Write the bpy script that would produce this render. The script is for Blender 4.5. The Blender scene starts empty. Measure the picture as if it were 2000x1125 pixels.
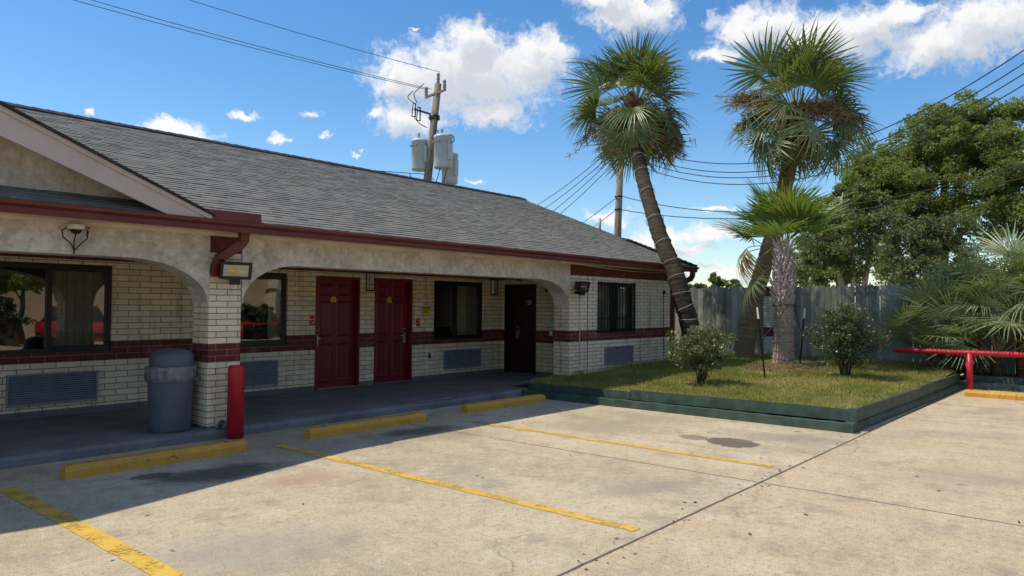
import bpy, math, random
import numpy as np
from mathutils import Vector, Matrix, Euler
R = random.Random(7); NR = np.random.default_rng(7)
S = bpy.context.scene; COL = S.collection; PI = math.pi

# ------------------------------------------------------------------ camera
cd = bpy.data.cameras.new('camera'); cam = bpy.data.objects.new('camera', cd); COL.objects.link(cam)
YAW, PITCH, ROLL, FPX = math.radians(40.3633), math.radians(1.365), math.radians(-0.4575), 1422.92
_f = Vector((math.cos(PITCH)*math.cos(YAW), math.cos(PITCH)*math.sin(YAW), math.sin(PITCH)))
_r = Vector((math.sin(YAW), -math.cos(YAW), 0)); _d = _f.cross(_r)
_r2 = math.cos(ROLL)*_r + math.sin(ROLL)*_d; _d2 = -math.sin(ROLL)*_r + math.cos(ROLL)*_d
m = Matrix((( _r2.x, -_d2.x, -_f.x, 0), (_r2.y, -_d2.y, -_f.y, 0), (_r2.z, -_d2.z, -_f.z, 1.65), (0, 0, 0, 1)))
cam.matrix_world = m
cd.sensor_width = 36; cd.lens = FPX/2000*36; cd.clip_end = 3000; cd.clip_start = 0.05
S.camera = cam

# ------------------------------------------------------------------ exposure, sun, sky
S.view_settings.view_transform = 'Standard'; S.view_settings.look = 'None'
S.view_settings.exposure = 0.47; S.view_settings.gamma = 1
SUN = Vector((-.38, .47, 1)).normalized()
SUN_EL = math.asin(SUN.z); SUN_ROT = math.atan2(SUN.x, SUN.y)
sl = bpy.data.lights.new('sun', 'SUN'); sl.energy = 3.25; sl.angle = math.radians(.53); sl.color = (1, .91, .76)
so = bpy.data.objects.new('sun', sl); COL.objects.link(so)
so.rotation_euler = (-SUN).to_track_quat('-Z', 'Y').to_euler(); so.location = (0, 0, 30)

class G:                                   # tiny node-graph helper
    def __init__(s, nt): s.nt = nt; s.L = nt.links
    def n(s, t, ins=None, **kw):
        nd = s.nt.nodes.new(t)
        for k, v in kw.items(): setattr(nd, k, v)
        for k, v in (ins or {}).items():
            if hasattr(v, 'is_linked'): s.L.new(v, nd.inputs[k])
            else: nd.inputs[k].default_value = v
        return nd
    def m(s, op, a, b=0.0, c=0.0, clamp=False):
        nd = s.n('ShaderNodeMath', {0: a, 1: b, 2: c}, operation=op); nd.use_clamp = clamp
        return nd.outputs[0]
    def v(s, op, a, b=(0, 0, 0)): return s.n('ShaderNodeVectorMath', {0: a, 1: b}, operation=op).outputs[0]
    def mix(s, f, a, b, bt='MIX'):
        nd = s.n('ShaderNodeMix', data_type='RGBA', blend_type=bt)
        for i, x in ((0, f), (6, a), (7, b)):
            if hasattr(x, 'is_linked'): s.L.new(x, nd.inputs[i])
            else: nd.inputs[i].default_value = x if i == 0 else (*x[:3], 1)
        return nd.outputs[2]
    def ramp(s, f, lo, hi): return s.n('ShaderNodeMapRange', {0: f, 1: lo, 2: hi, 3: 0., 4: 1.}, interpolation_type='SMOOTHSTEP').outputs[0]
    def noise(s, vec, scale, detail=4, rough=.55, dim='3D'):
        return s.n('ShaderNodeTexNoise', {'Vector': vec, 'Scale': scale, 'Detail': detail, 'Roughness': rough}).outputs['Fac']

w = bpy.data.worlds.new('World'); S.world = w; w.use_nodes = True
w.node_tree.nodes.clear(); g = G(w.node_tree)
sky = g.n('ShaderNodeTexSky', sky_type='NISHITA', sun_disc=False, sun_elevation=SUN_EL, sun_rotation=SUN_ROT,
          altitude=0, air_density=1.0, dust_density=.35, ozone_density=2.2)
skyc = g.n('ShaderNodeHueSaturation', {'Saturation': 1.30, 'Value': 1.0, 'Color': sky.outputs[0]}).outputs[0]
CLOUDS = [(43.94,17.47,7.69,3.46),(43.56,20.05,2.43,1.78),(38.48,18.83,3.03,2.35),(48.55,16.94,3.6,1.83),(48.51,14.13,3.0,1.43),(42.09,14.69,2.83,1.33),(51.28,14.48,1.18,.49),(31.07,21.86,4.1,1.72),(33.27,23.17,2.78,1.03),(21.72,20.28,3.8,1.7),(24.68,18.64,2.05,.63),(17.46,19.3,3.6,1.7),(14.43,19.06,3.5,1.95),(9.41,17.48,4.7,1.9),(7.07,18.4,4.2,2.3),(12.17,20.01,2.77,.79),(65.44,12.03,2.89,.84),(60.64,13.61,1.51,.47),(55.88,14.04,1.29,.41),(58.16,12.17,.96,.44),(70.79,12.63,.27,.3),(54.84,12.7,.53,.26),(43.26,9.67,.89,.28),(25.04,5.49,2.59,.77),(28.85,5.07,2.68,1.18),(26.93,4.27,2.27,.55),(24.67,7.48,1.85,.27),(32.78,6.88,2.17,.87),(23.91,2.89,3.28,.46),(21.72,2.11,4.23,.53),(48.6,20.92,.56,.21),(52.4,11.47,.54,.23),
 (-60,28,20,8),(-105,34,20,9),(-150,26,18,7),(112,30,14,7),(155,30,16,8),(-130,12,14,3),(-20,40,18,8),(-40,58,30,7),(-120,60,36,8),(120,60,25,7),(-75,44,16,6)]  # this row: out-of-view clouds added to whiten the sky fill
dirv = g.n('ShaderNodeTexCoord').outputs['Generated']
nx = g.n('ShaderNodeSeparateXYZ', {0: dirv})
az = g.m('MULTIPLY', g.m('ARCTAN2', nx.outputs[1], nx.outputs[0]), 180/PI)
el = g.m('MULTIPLY', g.m('ARCSINE', nx.outputs[2]), 180/PI)
ae = g.n('ShaderNodeCombineXYZ', {0: az, 1: el, 2: 0.}).outputs[0]
wob = g.n('ShaderNodeTexNoise', {'Vector': ae, 'Scale': .55, 'Detail': 6., 'Roughness': .62}).outputs['Color']
wv = g.v('MULTIPLY', g.v('SUBTRACT', wob, (.5, .5, .5)), (3.4, 2.4, 0))
aew = g.v('ADD', ae, wv)
def cloud_density(vec):
    best = None
    for (a, e, ra, re) in CLOUDS:
        q = g.v('MULTIPLY', g.v('SUBTRACT', vec, (a, e, 0)), (1/ra, 1/re, 0))
        ln = g.n('ShaderNodeVectorMath', {0: q}, operation='LENGTH').outputs['Value']
        dd = g.m('SUBTRACT', 1.0 if ra > 1.6 else .74, ln)
        best = dd if best is None else g.n('ShaderNodeMath', {0: best, 1: dd, 2: .25}, operation='SMOOTH_MAX').outputs[0]
    return best
dens = cloud_density(aew)
fb = g.noise(aew, .9, 9, .62); fb2 = g.noise(ae, 3.2, 6, .6)
dn = g.m('ADD', g.m('ADD', dens, g.m('MULTIPLY', g.m('SUBTRACT', fb, .5), 1.5)), g.m('MULTIPLY', g.m('SUBTRACT', fb2, .5), .35))
alpha = g.ramp(dn, -.16, .60)
# cloud tone: thick middles and undersides go grey, tops stay white (second look-up toward the sun side)
up = cloud_density(g.v('ADD', aew, (.5, 1.25, 0)))
thick = g.ramp(g.m('ADD', g.m('MULTIPLY', up, 1.0), g.m('MULTIPLY', g.m('SUBTRACT', fb, .5), .9)), .1, .75)
ccol = g.mix(g.m('MULTIPLY', thick, .75), (1.0, .99, .97), (.54, .59, .66))
SKY_ST = .118
skyb = g.v('MULTIPLY', skyc, (SKY_ST, SKY_ST, SKY_ST))
fin = g.mix(g.m('MULTIPLY', alpha, .97), skyb, g.v('MULTIPLY', ccol, (.72, .72, .73)))
bg = g.n('ShaderNodeBackground', {'Color': fin, 'Strength': 1.0})
g.L.new(bg.outputs[0], g.n('ShaderNodeOutputWorld').inputs[0])

# ------------------------------------------------------------------ materials
def new_mat(name):
    mt = bpy.data.materials.new(name); mt.use_nodes = True; mt.node_tree.nodes.clear()
    return mt, G(mt.node_tree)
def finish(g, col, rough=.7, metal=0., bump=None, bs=.3, bd=.01, spec=.4, extra=None):
    ins = {'Base Color': col if hasattr(col, 'is_linked') else (*col[:3], 1), 'Roughness': rough, 'Metallic': metal, 'Specular IOR Level': spec}
    ins.update(extra or {})
    p = g.n('ShaderNodeBsdfPrincipled', ins)
    if bump is not None:
        b = g.n('ShaderNodeBump', {'Height': bump, 'Strength': bs, 'Distance': bd}); g.L.new(b.outputs[0], p.inputs['Normal'])
    g.L.new(p.outputs[0], g.n('ShaderNodeOutputMaterial').inputs[0])
    return p
def pos(g): return g.n('ShaderNodeNewGeometry').outputs['Position']
def plain(name, c, rough=.6, metal=0., var=.25, scale=6., dirt=.25, spec=.4, bump=.15, stretch=(1, 1, 1), chip=None):
    """painted or cast surface with uneven tone, grime specks and a faint relief"""
    mt, g = new_mat(name); p = g.v('MULTIPLY', pos(g), stretch)
    n1 = g.noise(p, scale, 6, .6); n2 = g.noise(p, scale*9, 4, .6)
    c2 = tuple(x*(1-var) for x in c); c3 = tuple(min(1, x*(1+var*.6)) for x in c)
    col = g.mix(g.ramp(n1, .3, .7), c2, c3)
    col = g.mix(g.m('MULTIPLY', g.ramp(n2, .56, .72), dirt), col, tuple(x*.35+.01 for x in c))
    if chip: col = g.mix(g.m('MULTIPLY', g.ramp(g.noise(p, chip[1], 7, .72), chip[2], chip[2]+.03), .85), col, chip[0])
    finish(g, col, g.m('ADD', rough-.08, g.m('MULTIPLY', n2, .16)), metal, n2, bump, .004, spec)
    return mt

def brick_mat(name, course, length, z0, bands=(), soldier=(), base=None, c1=(.78, .67, .475), c2=(.64, .545, .385), mortar=(.15, .12, .085), shift=0.):  # mortar colour also carries the shadow lines of the joints
    mt, g = new_mat(name); p = pos(g); s = g.n('ShaderNodeSeparateXYZ', {0: p})
    u = g.m('ADD', g.m('ADD', s.outputs[0], s.outputs[1]), shift); z = s.outputs[2]
    wob = g.m('MULTIPLY', g.m('SUBTRACT', g.noise(p, 9., 2), .5), .006)
    vec = g.n('ShaderNodeCombineXYZ', {0: u, 1: g.m('ADD', g.m('SUBTRACT', z, z0), wob), 2: 0.}).outputs[0]
    def br(wd, h, a, b, mo, ms, v=vec):
        return g.n('ShaderNodeTexBrick', {'Vector': v, 'Color1': (*a, 1), 'Color2': (*b, 1), 'Mortar': (*mo, 1), 'Scale': 1., 'Mortar Size': ms,
                   'Mortar Smooth': .15, 'Bias': 0., 'Brick Width': wd, 'Row Height': h}, offset=.5)
    b = br(length, course, c1, c2, mortar, .0052); col = b.outputs[0]; h = b.outputs[1]
    n1 = g.noise(p, 2.2, 6, .65); n2 = g.noise(p, 40., 4, .6)
    def inz(lo, hi): return g.m('MULTIPLY', g.m('GREATER_THAN', z, lo), g.m('LESS_THAN', z, hi))
    for lo, hi in bands:
        rb = br(length, (hi-lo)/3, (.145, .030, .022), (.105, .022, .018), (.26, .17, .14), .0042,
                g.n('ShaderNodeCombineXYZ', {0: u, 1: g.m('SUBTRACT', z, lo), 2: 0.}).outputs[0])
        k = inz(lo, hi); col = g.mix(k, col, rb.outputs[0]); h = g.m('ADD', g.m('MULTIPLY', h, g.m('SUBTRACT', 1., k)), g.m('MULTIPLY', rb.outputs[1], k))
    for lo, hi in soldier:
        rb = br(.074, (hi-lo)*1.02, (.155, .034, .024), (.115, .024, .019), (.06, .018, .014), .004,
                g.n('ShaderNodeCombineXYZ', {0: u, 1: g.m('SUBTRACT', z, lo), 2: 0.}).outputs[0])
        k = inz(lo, hi); col = g.mix(k, col, rb.outputs[0])
    if base: k = inz(-1, base[0]); col = g.mix(g.m('MULTIPLY', k, .93), col, base[1])
    # streaks and grime of their own shape
    st = g.noise(g.v('MULTIPLY', p, (5, 5, .5)), 1., 5, .7)
    col = g.mix(g.m('MULTIPLY', g.ramp(st, .48, .76), .55), col, (.22, .17, .11), 'MULTIPLY')
    col = g.mix(g.m('MULTIPLY', g.ramp(n1, .52, .75), .30), col, (.40, .33, .24))
    col = g.mix(g.m('MULTIPLY', g.ramp(n2, .6, .75), .30), col, (.20, .16, .11))
    finish(g, col, .78, 0, g.m('SUBTRACT', g.m('MULTIPLY', n2, .25), h), .55, .007, .3)
    return mt

def glassy(name, tint=(.02, .022, .022), refl=.13):
    mt, g = new_mat(name)
    tr = g.n('ShaderNodeBsdfTransparent', {'Color': (.74, .76, .72, 1)})
    p = pos(g); nz = g.noise(p, 1.1, 2, .5)
    bmp = g.n('ShaderNodeBump', {'Height': nz, 'Strength': .12, 'Distance': .02})
    gl = g.n('ShaderNodeBsdfGlossy', {'Color': (.9, .92, .9, 1), 'Roughness': .01, 'Normal': bmp.outputs[0]})
    fr = g.n('ShaderNodeFresnel', {'IOR': 1.52})
    f = g.m('ADD', g.m('MULTIPLY', fr.outputs[0], 1.0), refl, clamp=True)
    mx = g.n('ShaderNodeMixShader', {0: f, 1: tr.outputs[0], 2: gl.outputs[0]})
    g.L.new(mx.outputs[0], g.n('ShaderNodeOutputMaterial').inputs[0])
    return mt

def leaf_mat(name, ca, cb, cc=None, rough=.5, transl=.3, scale=3., cellscale=30.):
    """foliage: per-leaf hue jitter by position, part of the light passes through"""
    mt, g = new_mat(name); p = pos(g)
    n = g.noise(p, scale, 3, .6)
    wn = g.n('ShaderNodeTexWhiteNoise', {'Vector': g.v('FLOOR', g.v('MULTIPLY', p, (cellscale,)*3))}, noise_dimensions='3D').outputs[0]
    f = g.m('ADD', g.m('MULTIPLY', g.ramp(n, .3, .7), .6), g.m('MULTIPLY', wn, .4))
    col = g.mix(f, ca, cb)
    if cc: col = g.mix(g.ramp(g.noise(p, scale*2.3, 3, .6), .58, .74), col, cc)
    pr = g.n('ShaderNodeBsdfPrincipled', {'Base Color': col, 'Roughness': rough, 'Specular IOR Level': .45})
    tl = g.n('ShaderNodeBsdfTranslucent', {'Color': g.mix(.6, col, (.30, .38, .04))})
    mx = g.n('ShaderNodeMixShader', {0: transl, 1: pr.outputs[0], 2: tl.outputs[0]})
    g.L.new(mx.outputs[0], g.n('ShaderNodeOutputMaterial').inputs[0])
    return mt

M = {}
BLUE = (.095, .108, .125)
M['brick_back'] = brick_mat('cream_brick', .0855, .305, .8425-8*.0855, [(.833, 1.098)], [(2.232, 2.33)], (.205, BLUE), shift=.09)
M['brick_front'] = brick_mat('cream_front_brick', .0745, .30, .928-12*.0745, [(.928, 1.152)], [(2.268, 2.485)], None, (.80, .71, .545), (.68, .60, .455), shift=.02)
M['brick_pillar'] = brick_mat('cream_pillar_brick', .0745, .28, .928-12*.0745, [(.928, 1.152)], [(2.268, 2.485)], (.16, BLUE), (.79, .68, .49), (.67, .575, .415), shift=.05)
M['door'] = plain('maroon_door_paint', (.165, .008, .015), .38, 0, .18, 3, .15)
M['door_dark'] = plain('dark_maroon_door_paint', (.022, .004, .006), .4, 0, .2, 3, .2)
M['maroon'] = plain('maroon_trim', (.12, .022, .020), .5, 0, .2, 4, .3)
M['gutter'] = plain('oxblood_gutter_metal', (.125, .024, .018), .42, 0, .25, 2.5, .3)
M['frame'] = plain('bronze_window_frame', (.014, .011, .011), .4, 0, .2)
M['black'] = plain('black_casting', (.012, .012, .012), .45, 0, .2)
M['cream'] = plain('cream_trim_paint', (.62, .52, .43), .6, 0, .18, 3, .3)
M['pinkbeige'] = plain('beige_fascia_paint', (.50, .40, .36), .6, 0, .10, 2, .12)
M['ceiling'] = plain('porch_ceiling', (.42, .36, .28), .8, 0, .15, 2)
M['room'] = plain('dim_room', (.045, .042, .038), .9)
M['curtain'] = plain('grey_curtain', (.42, .39, .32), .9, 0, .15, 5)
M['grille'] = plain('grey_grille', (.235, .26, .285), .5, .1, .15)
M['steel'] = plain('brushed_steel', (.55, .53, .50), .3, .9, .15, 20)
M['white'] = plain('white_paint', (.72, .70, .66), .6, 0, .12)
M['yellow_sign'] = plain('yellow_plastic', (.62, .42, .01), .5, 0, .1)
M['red_tag'] = plain('red_plastic', (.42, .030, .022), .5, 0, .1)
M['lens'] = plain('floodlight_reflector', (.86, .86, .82), .35, .15, .25, 12)
M['frost'] = plain('frosted_glass', (.80, .80, .76), .35, 0, .15, 20)
M['trash'] = plain('slate_plastic', (.085, .102, .125), .5, 0, .15, 5, .25)
M['bag'] = plain('grey_bag_film', (.15, .165, .185), .22, 0, .3, 14, .1, .6, .4)
M['red'] = plain('red_gloss_paint', (.45, .010, .022), .38, 0, .28, 5, .6, chip=((.16, .06, .05), 9., .66))
M['redpipe'] = plain('red_pipe_paint', (.50, .018, .035), .4, 0, .25, 5, .5, chip=((.20, .10, .09), 10., .64))
M['glass'] = glassy('tinted_glass')
M['pvc'] = plain('grey_pvc', (.40, .40, .38), .5)
M['wood_pole'] = plain('weathered_pole_wood', (.27, .225, .175), .9, 0, .35, 2, .5, .2, .5, (6, 6, .6))
M['insul'] = plain('grey_porcelain', (.30, .31, .30), .35)
M['transf'] = plain('transformer_grey_paint', (.52, .55, .55), .4, 0, .12, 3, .25)
M['wire'] = plain('black_cable', (.018, .018, .02), .6)
M['darkgreen'] = plain('green_kerb_paint', (.050, .084, .066), .6, 0, .35, 5, .55, .35, .5, chip=((.24, .23, .18), 7., .645))
M['mulch'] = plain('brown_mulch', (.20, .125, .075), .95, 0, .5, 9, .6, .2, 1.)
M['rope'] = plain('pale_cord', (.42, .35, .26), .8)
M['asphalt_tab'] = None

# concrete parking lot
def concrete():
    mt, g = new_mat('parking_concrete'); p = pos(g); s = g.n('ShaderNodeSeparateXYZ', {0: p}); x, y = s.outputs[0], s.outputs[1]
    big = g.noise(p, .45, 6, .6); mid = g.noise(p, 2.3, 6, .65); fine = g.noise(p, 24., 6, .75); vf = g.noise(p, 95., 3, .7); mot = g.noise(p, 9., 6, .7)
    col = g.mix(g.ramp(big, .35, .65), (.40, .325, .205), (.56, .465, .31))
    pink = g.m('LESS_THAN', y, 2.68)
    col = g.mix(g.m('MULTIPLY', pink, .5), col, (.50, .365, .225))
    tyre = g.noise(g.v('MULTIPLY', p, (2.2, .22, 1)), 1., 5, .65)
    col = g.mix(g.m('MULTIPLY', g.ramp(tyre, .50, .70), .40), col, (.25, .21, .155))
    left = g.m('LESS_THAN', x, 6.74); col = g.mix(g.m('MULTIPLY', g.m('MULTIPLY', left, g.m('SUBTRACT', 1., pink)), .35), col, (.41, .35, .24))
    col = g.mix(g.m('MULTIPLY', g.ramp(mid, .50, .68), .62), col, (.27, .225, .17))
    col = g.mix(g.m('MULTIPLY', g.ramp(mid, .46, .28), .5), col, (.60, .53, .42))
    col = g.mix(g.m('MULTIPLY', g.ramp(mot, .52, .66), .38), col, (.25, .205, .15)); col = g.mix(g.m('MULTIPLY', g.ramp(mot, .47, .34), .38), col, (.64, .56, .42))
    # exposed aggregate
    col = g.mix(g.m('MULTIPLY', g.ramp(fine, .53, .62), .6), col, (.20, .155, .11))
    col = g.mix(g.m('MULTIPLY', g.ramp(vf, .55, .66), .75), col, (.16, .125, .095))
    col = g.mix(g.m('MULTIPLY', g.ramp(vf, .44, .33), .6), col, (.78, .71, .57))
    # old damp and oil stains where cars stand
    def blot(cx, cy, rx, ry, rot, c, k, hard=.35, nz=1.1):
        nonlocal col
        q = g.v('SUBTRACT', p, (cx, cy, 0)); r = g.n('ShaderNodeVectorRotate', {'Vector': q, 'Angle': rot}, rotation_type='Z_AXIS').outputs[0]
        r = g.v('MULTIPLY', r, (1/rx, 1/ry, 0))
        d = g.n('ShaderNodeVectorMath', {0: r}, operation='LENGTH').outputs['Value']
        d = g.m('ADD', d, g.m('MULTIPLY', g.m('SUBTRACT', g.noise(p, 2.6/max(rx, ry), 6, .65), .5), nz))
        col = g.mix(g.m('MULTIPLY', g.ramp(d, 1.0, 1.0-hard), k), col, c)
    blot(8.55, 3.72, .30, .36, .5, (.13, .105, .085), .95, .12, .7)
    blot(8.55, 4.22, .18, .22, .3, (.17, .14, .11), .75, .2, .8)
    blot(9.3, 3.4, 1.1, .6, 1.2, (.22, .19, .155), .6, .8)
    blot(9.7, 6.1, .5, 1.6, .2, (.27, .23, .185), .5, .9)
    blot(8.6, 5.6, .9, 1.0, .2, (.27, .24, .19), .45, .9)
    blot(6.6, 6.6, .9, .5, .1, (.24, .20, .15), .55, .8)
    blot(3.6, 6.75, .8, .45, .1, (.055, .05, .042), .8, .6)
    blot(3.1, 7.1, .25, .15, .1, (.05, .045, .04), .75, .4)
    blot(6.5, 7.1, .8, .3, .1, (.06, .05, .045), .7, .6)
    blot(4.0, 5.95, .6, .35, .2, (.36, .24, .15), .6, .9)
    blot(5.9, 3.4, .9, .35, .4, (.24, .21, .17), .5, .9)
    blot(5.2, 5.0, .35, .8, .4, (.30, .27, .22), .45, .9)
    blot(11.2, 1.6, 1.6, .5, .9, (.30, .25, .19), .45, .9)
    blot(8.2, 1.3, 1.4, .7, .3, (.33, .27, .21), .4, .9)
    blot(2.6, 4.6, 1.0, .8, .3, (.28, .26, .23), .5, .9)
    blot(14.2, 1.7, .9, .35, .2, (.24, .20, .16), .5, .8)
    # saw-cut joints, filled with dirt
    wv = g.m('MULTIPLY', g.m('SUBTRACT', g.noise(p, 6., 5), .5), .022)
    def joint(c, at, wd, k):
        nonlocal col
        d = g.m('ABSOLUTE', g.m('ADD', g.m('SUBTRACT', c, at), wv))
        col = g.mix(g.m('MULTIPLY', g.ramp(d, wd, wd*.35), k), col, (.075, .065, .055))
    for xx, k in ((6.79, .9), (-2.0, .7), (16.6, .0), (25., .7)): joint(x, xx, .018, k)
    for yy, k in ((2.68, .95), (-3.4, .8), (-9., .7)): joint(y, yy, .02, k)
    dv = g.n('ShaderNodeTexVoronoi', {'Vector': g.v('ADD', p, g.v('MULTIPLY', g.n('ShaderNodeTexNoise', {'Vector': p, 'Scale': 9., 'Detail': 4.}).outputs['Color'], (.10, .10, 0))), 'Scale': 2.1})
    dk = g.m('MULTIPLY', g.ramp(dv.outputs['Distance'], .16, .06), g.m('GREATER_THAN', g.n('ShaderNodeSeparateXYZ', {0: dv.outputs['Color']}).outputs[0], .80))
    col = g.mix(g.m('MULTIPLY', dk, g.m('MULTIPLY', g.ramp(g.noise(p, .7, 3), .48, .62), .6)), col, (.13, .105, .08))
    # hairline crack
    vd = g.n('ShaderNodeTexVoronoi', {'Vector': g.v('ADD', p, g.v('MULTIPLY', g.n('ShaderNodeTexNoise', {'Vector': p, 'Scale': 1.2, 'Detail': 5.}).outputs['Color'], (1.2, 1.2, 0))), 'Scale': .22}, feature='DISTANCE_TO_EDGE').outputs['Distance']
    col = g.mix(g.m('MULTIPLY', g.m('MULTIPLY', g.ramp(vd, .0016, .0006), g.ramp(g.noise(p, .6, 3), .46, .58)), .6), col, (.16, .13, .10))
    finish(g, col, .85, 0, g.m('ADD', g.m('MULTIPLY', vf, .6), fine), .5, .006, .25)
    return mt
M['concrete'] = concrete()

def sidewalk_mat():
    mt, g = new_mat('painted_sidewalk'); p = pos(g)
    a = g.noise(p, 1.6, 6, .65); b = g.noise(p, 14., 5, .65)
    col = g.mix(g.ramp(a, .3, .7), (.110, .122, .138), (.195, .195, .198))
    col = g.mix(g.m('MULTIPLY', g.ramp(g.noise(p, 2.4, 5, .6), .52, .66), .75), col, (.20, .155, .145))
    col = g.mix(g.m('MULTIPLY', g.ramp(b, .58, .72), .5), col, (.03, .035, .045))
    finish(g, col, .72, 0, b, .4, .006, .35); return mt
M['sidewalk'] = sidewalk_mat()

def paint_yellow(name, c, wear, alpha=False):
    mt, g = new_mat(name); p = pos(g)
    a = g.noise(p, 5., 7, .7); b = g.noise(p, 45., 4, .7)
    col = g.mix(g.ramp(a, .3, .7), c, tuple(x*.78 for x in c))
    f = g.ramp(g.m('ADD', g.m('MULTIPLY', a, .45), g.m('MULTIPLY', b, .55)), wear, wear+.05)
    if alpha:
        pr = g.n('ShaderNodeBsdfPrincipled', {'Base Color': col, 'Roughness': .7})
        tr = g.n('ShaderNodeBsdfTransparent')
        mx = g.n('ShaderNodeMixShader', {0: f, 1: pr.outputs[0], 2: tr.outputs[0]})
        g.L.new(mx.outputs[0], g.n('ShaderNodeOutputMaterial').inputs[0])
    else:
        col = g.mix(g.m('MULTIPLY', f, .8), col, (.40, .34, .25))
        col = g.mix(g.m('MULTIPLY', g.ramp(g.noise(p, 11, 6, .7), .60, .70), .8), col, (.07, .055, .03))
        finish(g, col, .7, 0, b, .5, .006, .3)
    return mt
M['stripe'] = paint_yellow('worn_yellow_line', (.66, .415, .06), .53, True)
M['stop'] = paint_yellow('yellow_stop_paint', (.60, .325, .050), .565)

def stucco():
    mt, g = new_mat('mottled_stucco'); p = pos(g); s = g.n('ShaderNodeSeparateXYZ', {0: p})
    u = g.m('ADD', s.outputs[0], g.m('MULTIPLY', s.outputs[1], .0)); z = s.outputs[2]; k = 1/(.36*1.414)*1.414
    wb = g.m('MULTIPLY', g.m('SUBTRACT', g.noise(p, 2.6, 4), .5), .16); a = g.m('MULTIPLY', g.m('ADD', g.m('ADD', u, z), wb), 2.25); b = g.m('MULTIPLY', g.m('SUBTRACT', u, z), 2.25)
    cell = g.n('ShaderNodeCombineXYZ', {0: g.m('FLOOR', a), 1: g.m('FLOOR', b), 2: 0.}).outputs[0]
    wn = g.n('ShaderNodeTexWhiteNoise', {'Vector': cell}, noise_dimensions='2D').outputs[0]
    n = g.noise(p, 3.2, 7, .68); n2 = g.noise(p, 13., 6, .65)
    f = g.m('ADD', g.m('MULTIPLY', wn, .45), g.m('MULTIPLY', g.ramp(n, .3, .7), .55))
    col = g.mix(f, (.43, .365, .285), (.66, .605, .53))
    col = g.mix(g.m('MULTIPLY', g.ramp(n2, .50, .68), .6), col, (.32, .27, .205))
    col = g.mix(g.m('MULTIPLY', g.ramp(n2, .47, .34), .55), col, (.74, .71, .66))
    dr_ = g.noise(g.v('MULTIPLY', p, (9, 9, .7)), 1., 5, .65)
    col = g.mix(g.m('MULTIPLY', g.ramp(dr_, .56, .74), .45), col, (.28, .235, .175))
    ea = g.m('MINIMUM', g.m('PINGPONG', a, .5), g.m('PINGPONG', b, .5))
    col = g.mix(g.m('MULTIPLY', g.ramp(ea, .03, .0), .16), col, (.60, .56, .48))
    finish(g, col, .85, 0, n2, .35, .01, .25); return mt
M['stucco'] = stucco()

def shingle():
    mt, g = new_mat('asphalt_shingles'); p = pos(g)
    cell = g.v('FLOOR', g.v('MULTIPLY', p, (5.1, 8.6, 0)))
    wn = g.n('ShaderNodeTexWhiteNoise', {'Vector': cell}, noise_dimensions='3D').outputs[0]
    n = g.noise(p, 60., 3, .7); b = g.noise(p, .5, 5, .6)
    col = g.mix(wn, (.150, .145, .132), (.208, .200, .182))
    col = g.mix(g.m('MULTIPLY', g.ramp(b, .45, .7), .4), col, (.12, .115, .10))
    col = g.mix(g.m('MULTIPLY', g.ramp(n, .55, .7), .5), col, (.07, .066, .058))
    finish(g, col, .95, 0, n, .4, .004, .15); return mt
M['shingle'] = shingle()
M['shingle_dark'] = plain('dark_cap_shingle', (.045, .047, .052), .95, 0, .4, 6, .4, .15, .5)

def fence_mat():
    mt, g = new_mat('weathered_green_boards'); p = pos(g); s = g.n('ShaderNodeSeparateXYZ', {0: p})
    brd = g.m('FLOOR', g.m('MULTIPLY', s.outputs[1], 1/.142))
    wn = g.n('ShaderNodeTexWhiteNoise', {'W': brd}, noise_dimensions='1D').outputs[0]
    gr = g.noise(g.v('MULTIPLY', p, (30, 30, 1.2)), 1., 6, .7); bl = g.noise(p, 1.3, 5, .6)
    col = g.mix(wn, (.15, .165, .138), (.385, .39, .33))
    col = g.mix(g.m('MULTIPLY', g.ramp(bl, .45, .7), .6), col, (.075, .095, .08))
    col = g.mix(g.m('MULTIPLY', g.ramp(gr, .5, .72), .6), col, (.28, .27, .22))
    col = g.mix(g.m('MULTIPLY', g.ramp(gr, .45, .28), .5), col, (.045, .06, .055))
    finish(g, col, .85, 0, gr, .5, .005, .25); return mt
M['fence'] = fence_mat()

def trunk_mat(name, ca, cb, ring=22.):
    mt, g = new_mat(name); p = pos(g)
    rg = g.noise(g.v('MULTIPLY', p, (2, 2, ring)), 1., 5, .65); n = g.noise(p, 9., 5, .65); ft = g.noise(g.v('MULTIPLY', p, (50, 50, 5)), 1., 4, .6)
    col = g.mix(g.ramp(rg, .35, .65), ca, cb)
    col = g.mix(g.m('MULTIPLY', g.ramp(n, .5, .72), .5), col, tuple(x*.45 for x in ca))
    col = g.mix(g.m('MULTIPLY', g.ramp(ft, .52, .7), .5), col, tuple(x*.5 for x in ca))
    finish(g, col, .9, 0, g.m('ADD', rg, g.m('MULTIPLY', ft, .5)), .8, .02, .2); return mt
M['trunk_dark'] = trunk_mat('brown_palm_trunk', (.040, .029, .019), (.080, .060, .040))
M['trunk_tan'] = trunk_mat('tan_palm_trunk', (.20, .145, .085), (.30, .225, .14))
M['trunk_pale'] = trunk_mat('pale_palm_trunk', (.30, .225, .16), (.43, .335, .25))
M['boot'] = trunk_mat('pinkish_leaf_bases', (.42, .33, .30), (.54, .45, .41), 6.)
M['fibre'] = trunk_mat('brown_palm_fibre', (.085, .045, .026), (.17, .10, .06), 30.)
M['bark_pale'] = trunk_mat('pale_bark', (.34, .31, .26), (.48, .45, .39), 5.)
M['bark'] = trunk_mat('grey_brown_bark', (.12, .10, .075), (.20, .165, .13), 5.)
M['frond'] = leaf_mat('palm_frond_green', (.056, .092, .026), (.135, .18, .060), None, .40, .26, 2.5, 12)
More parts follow.
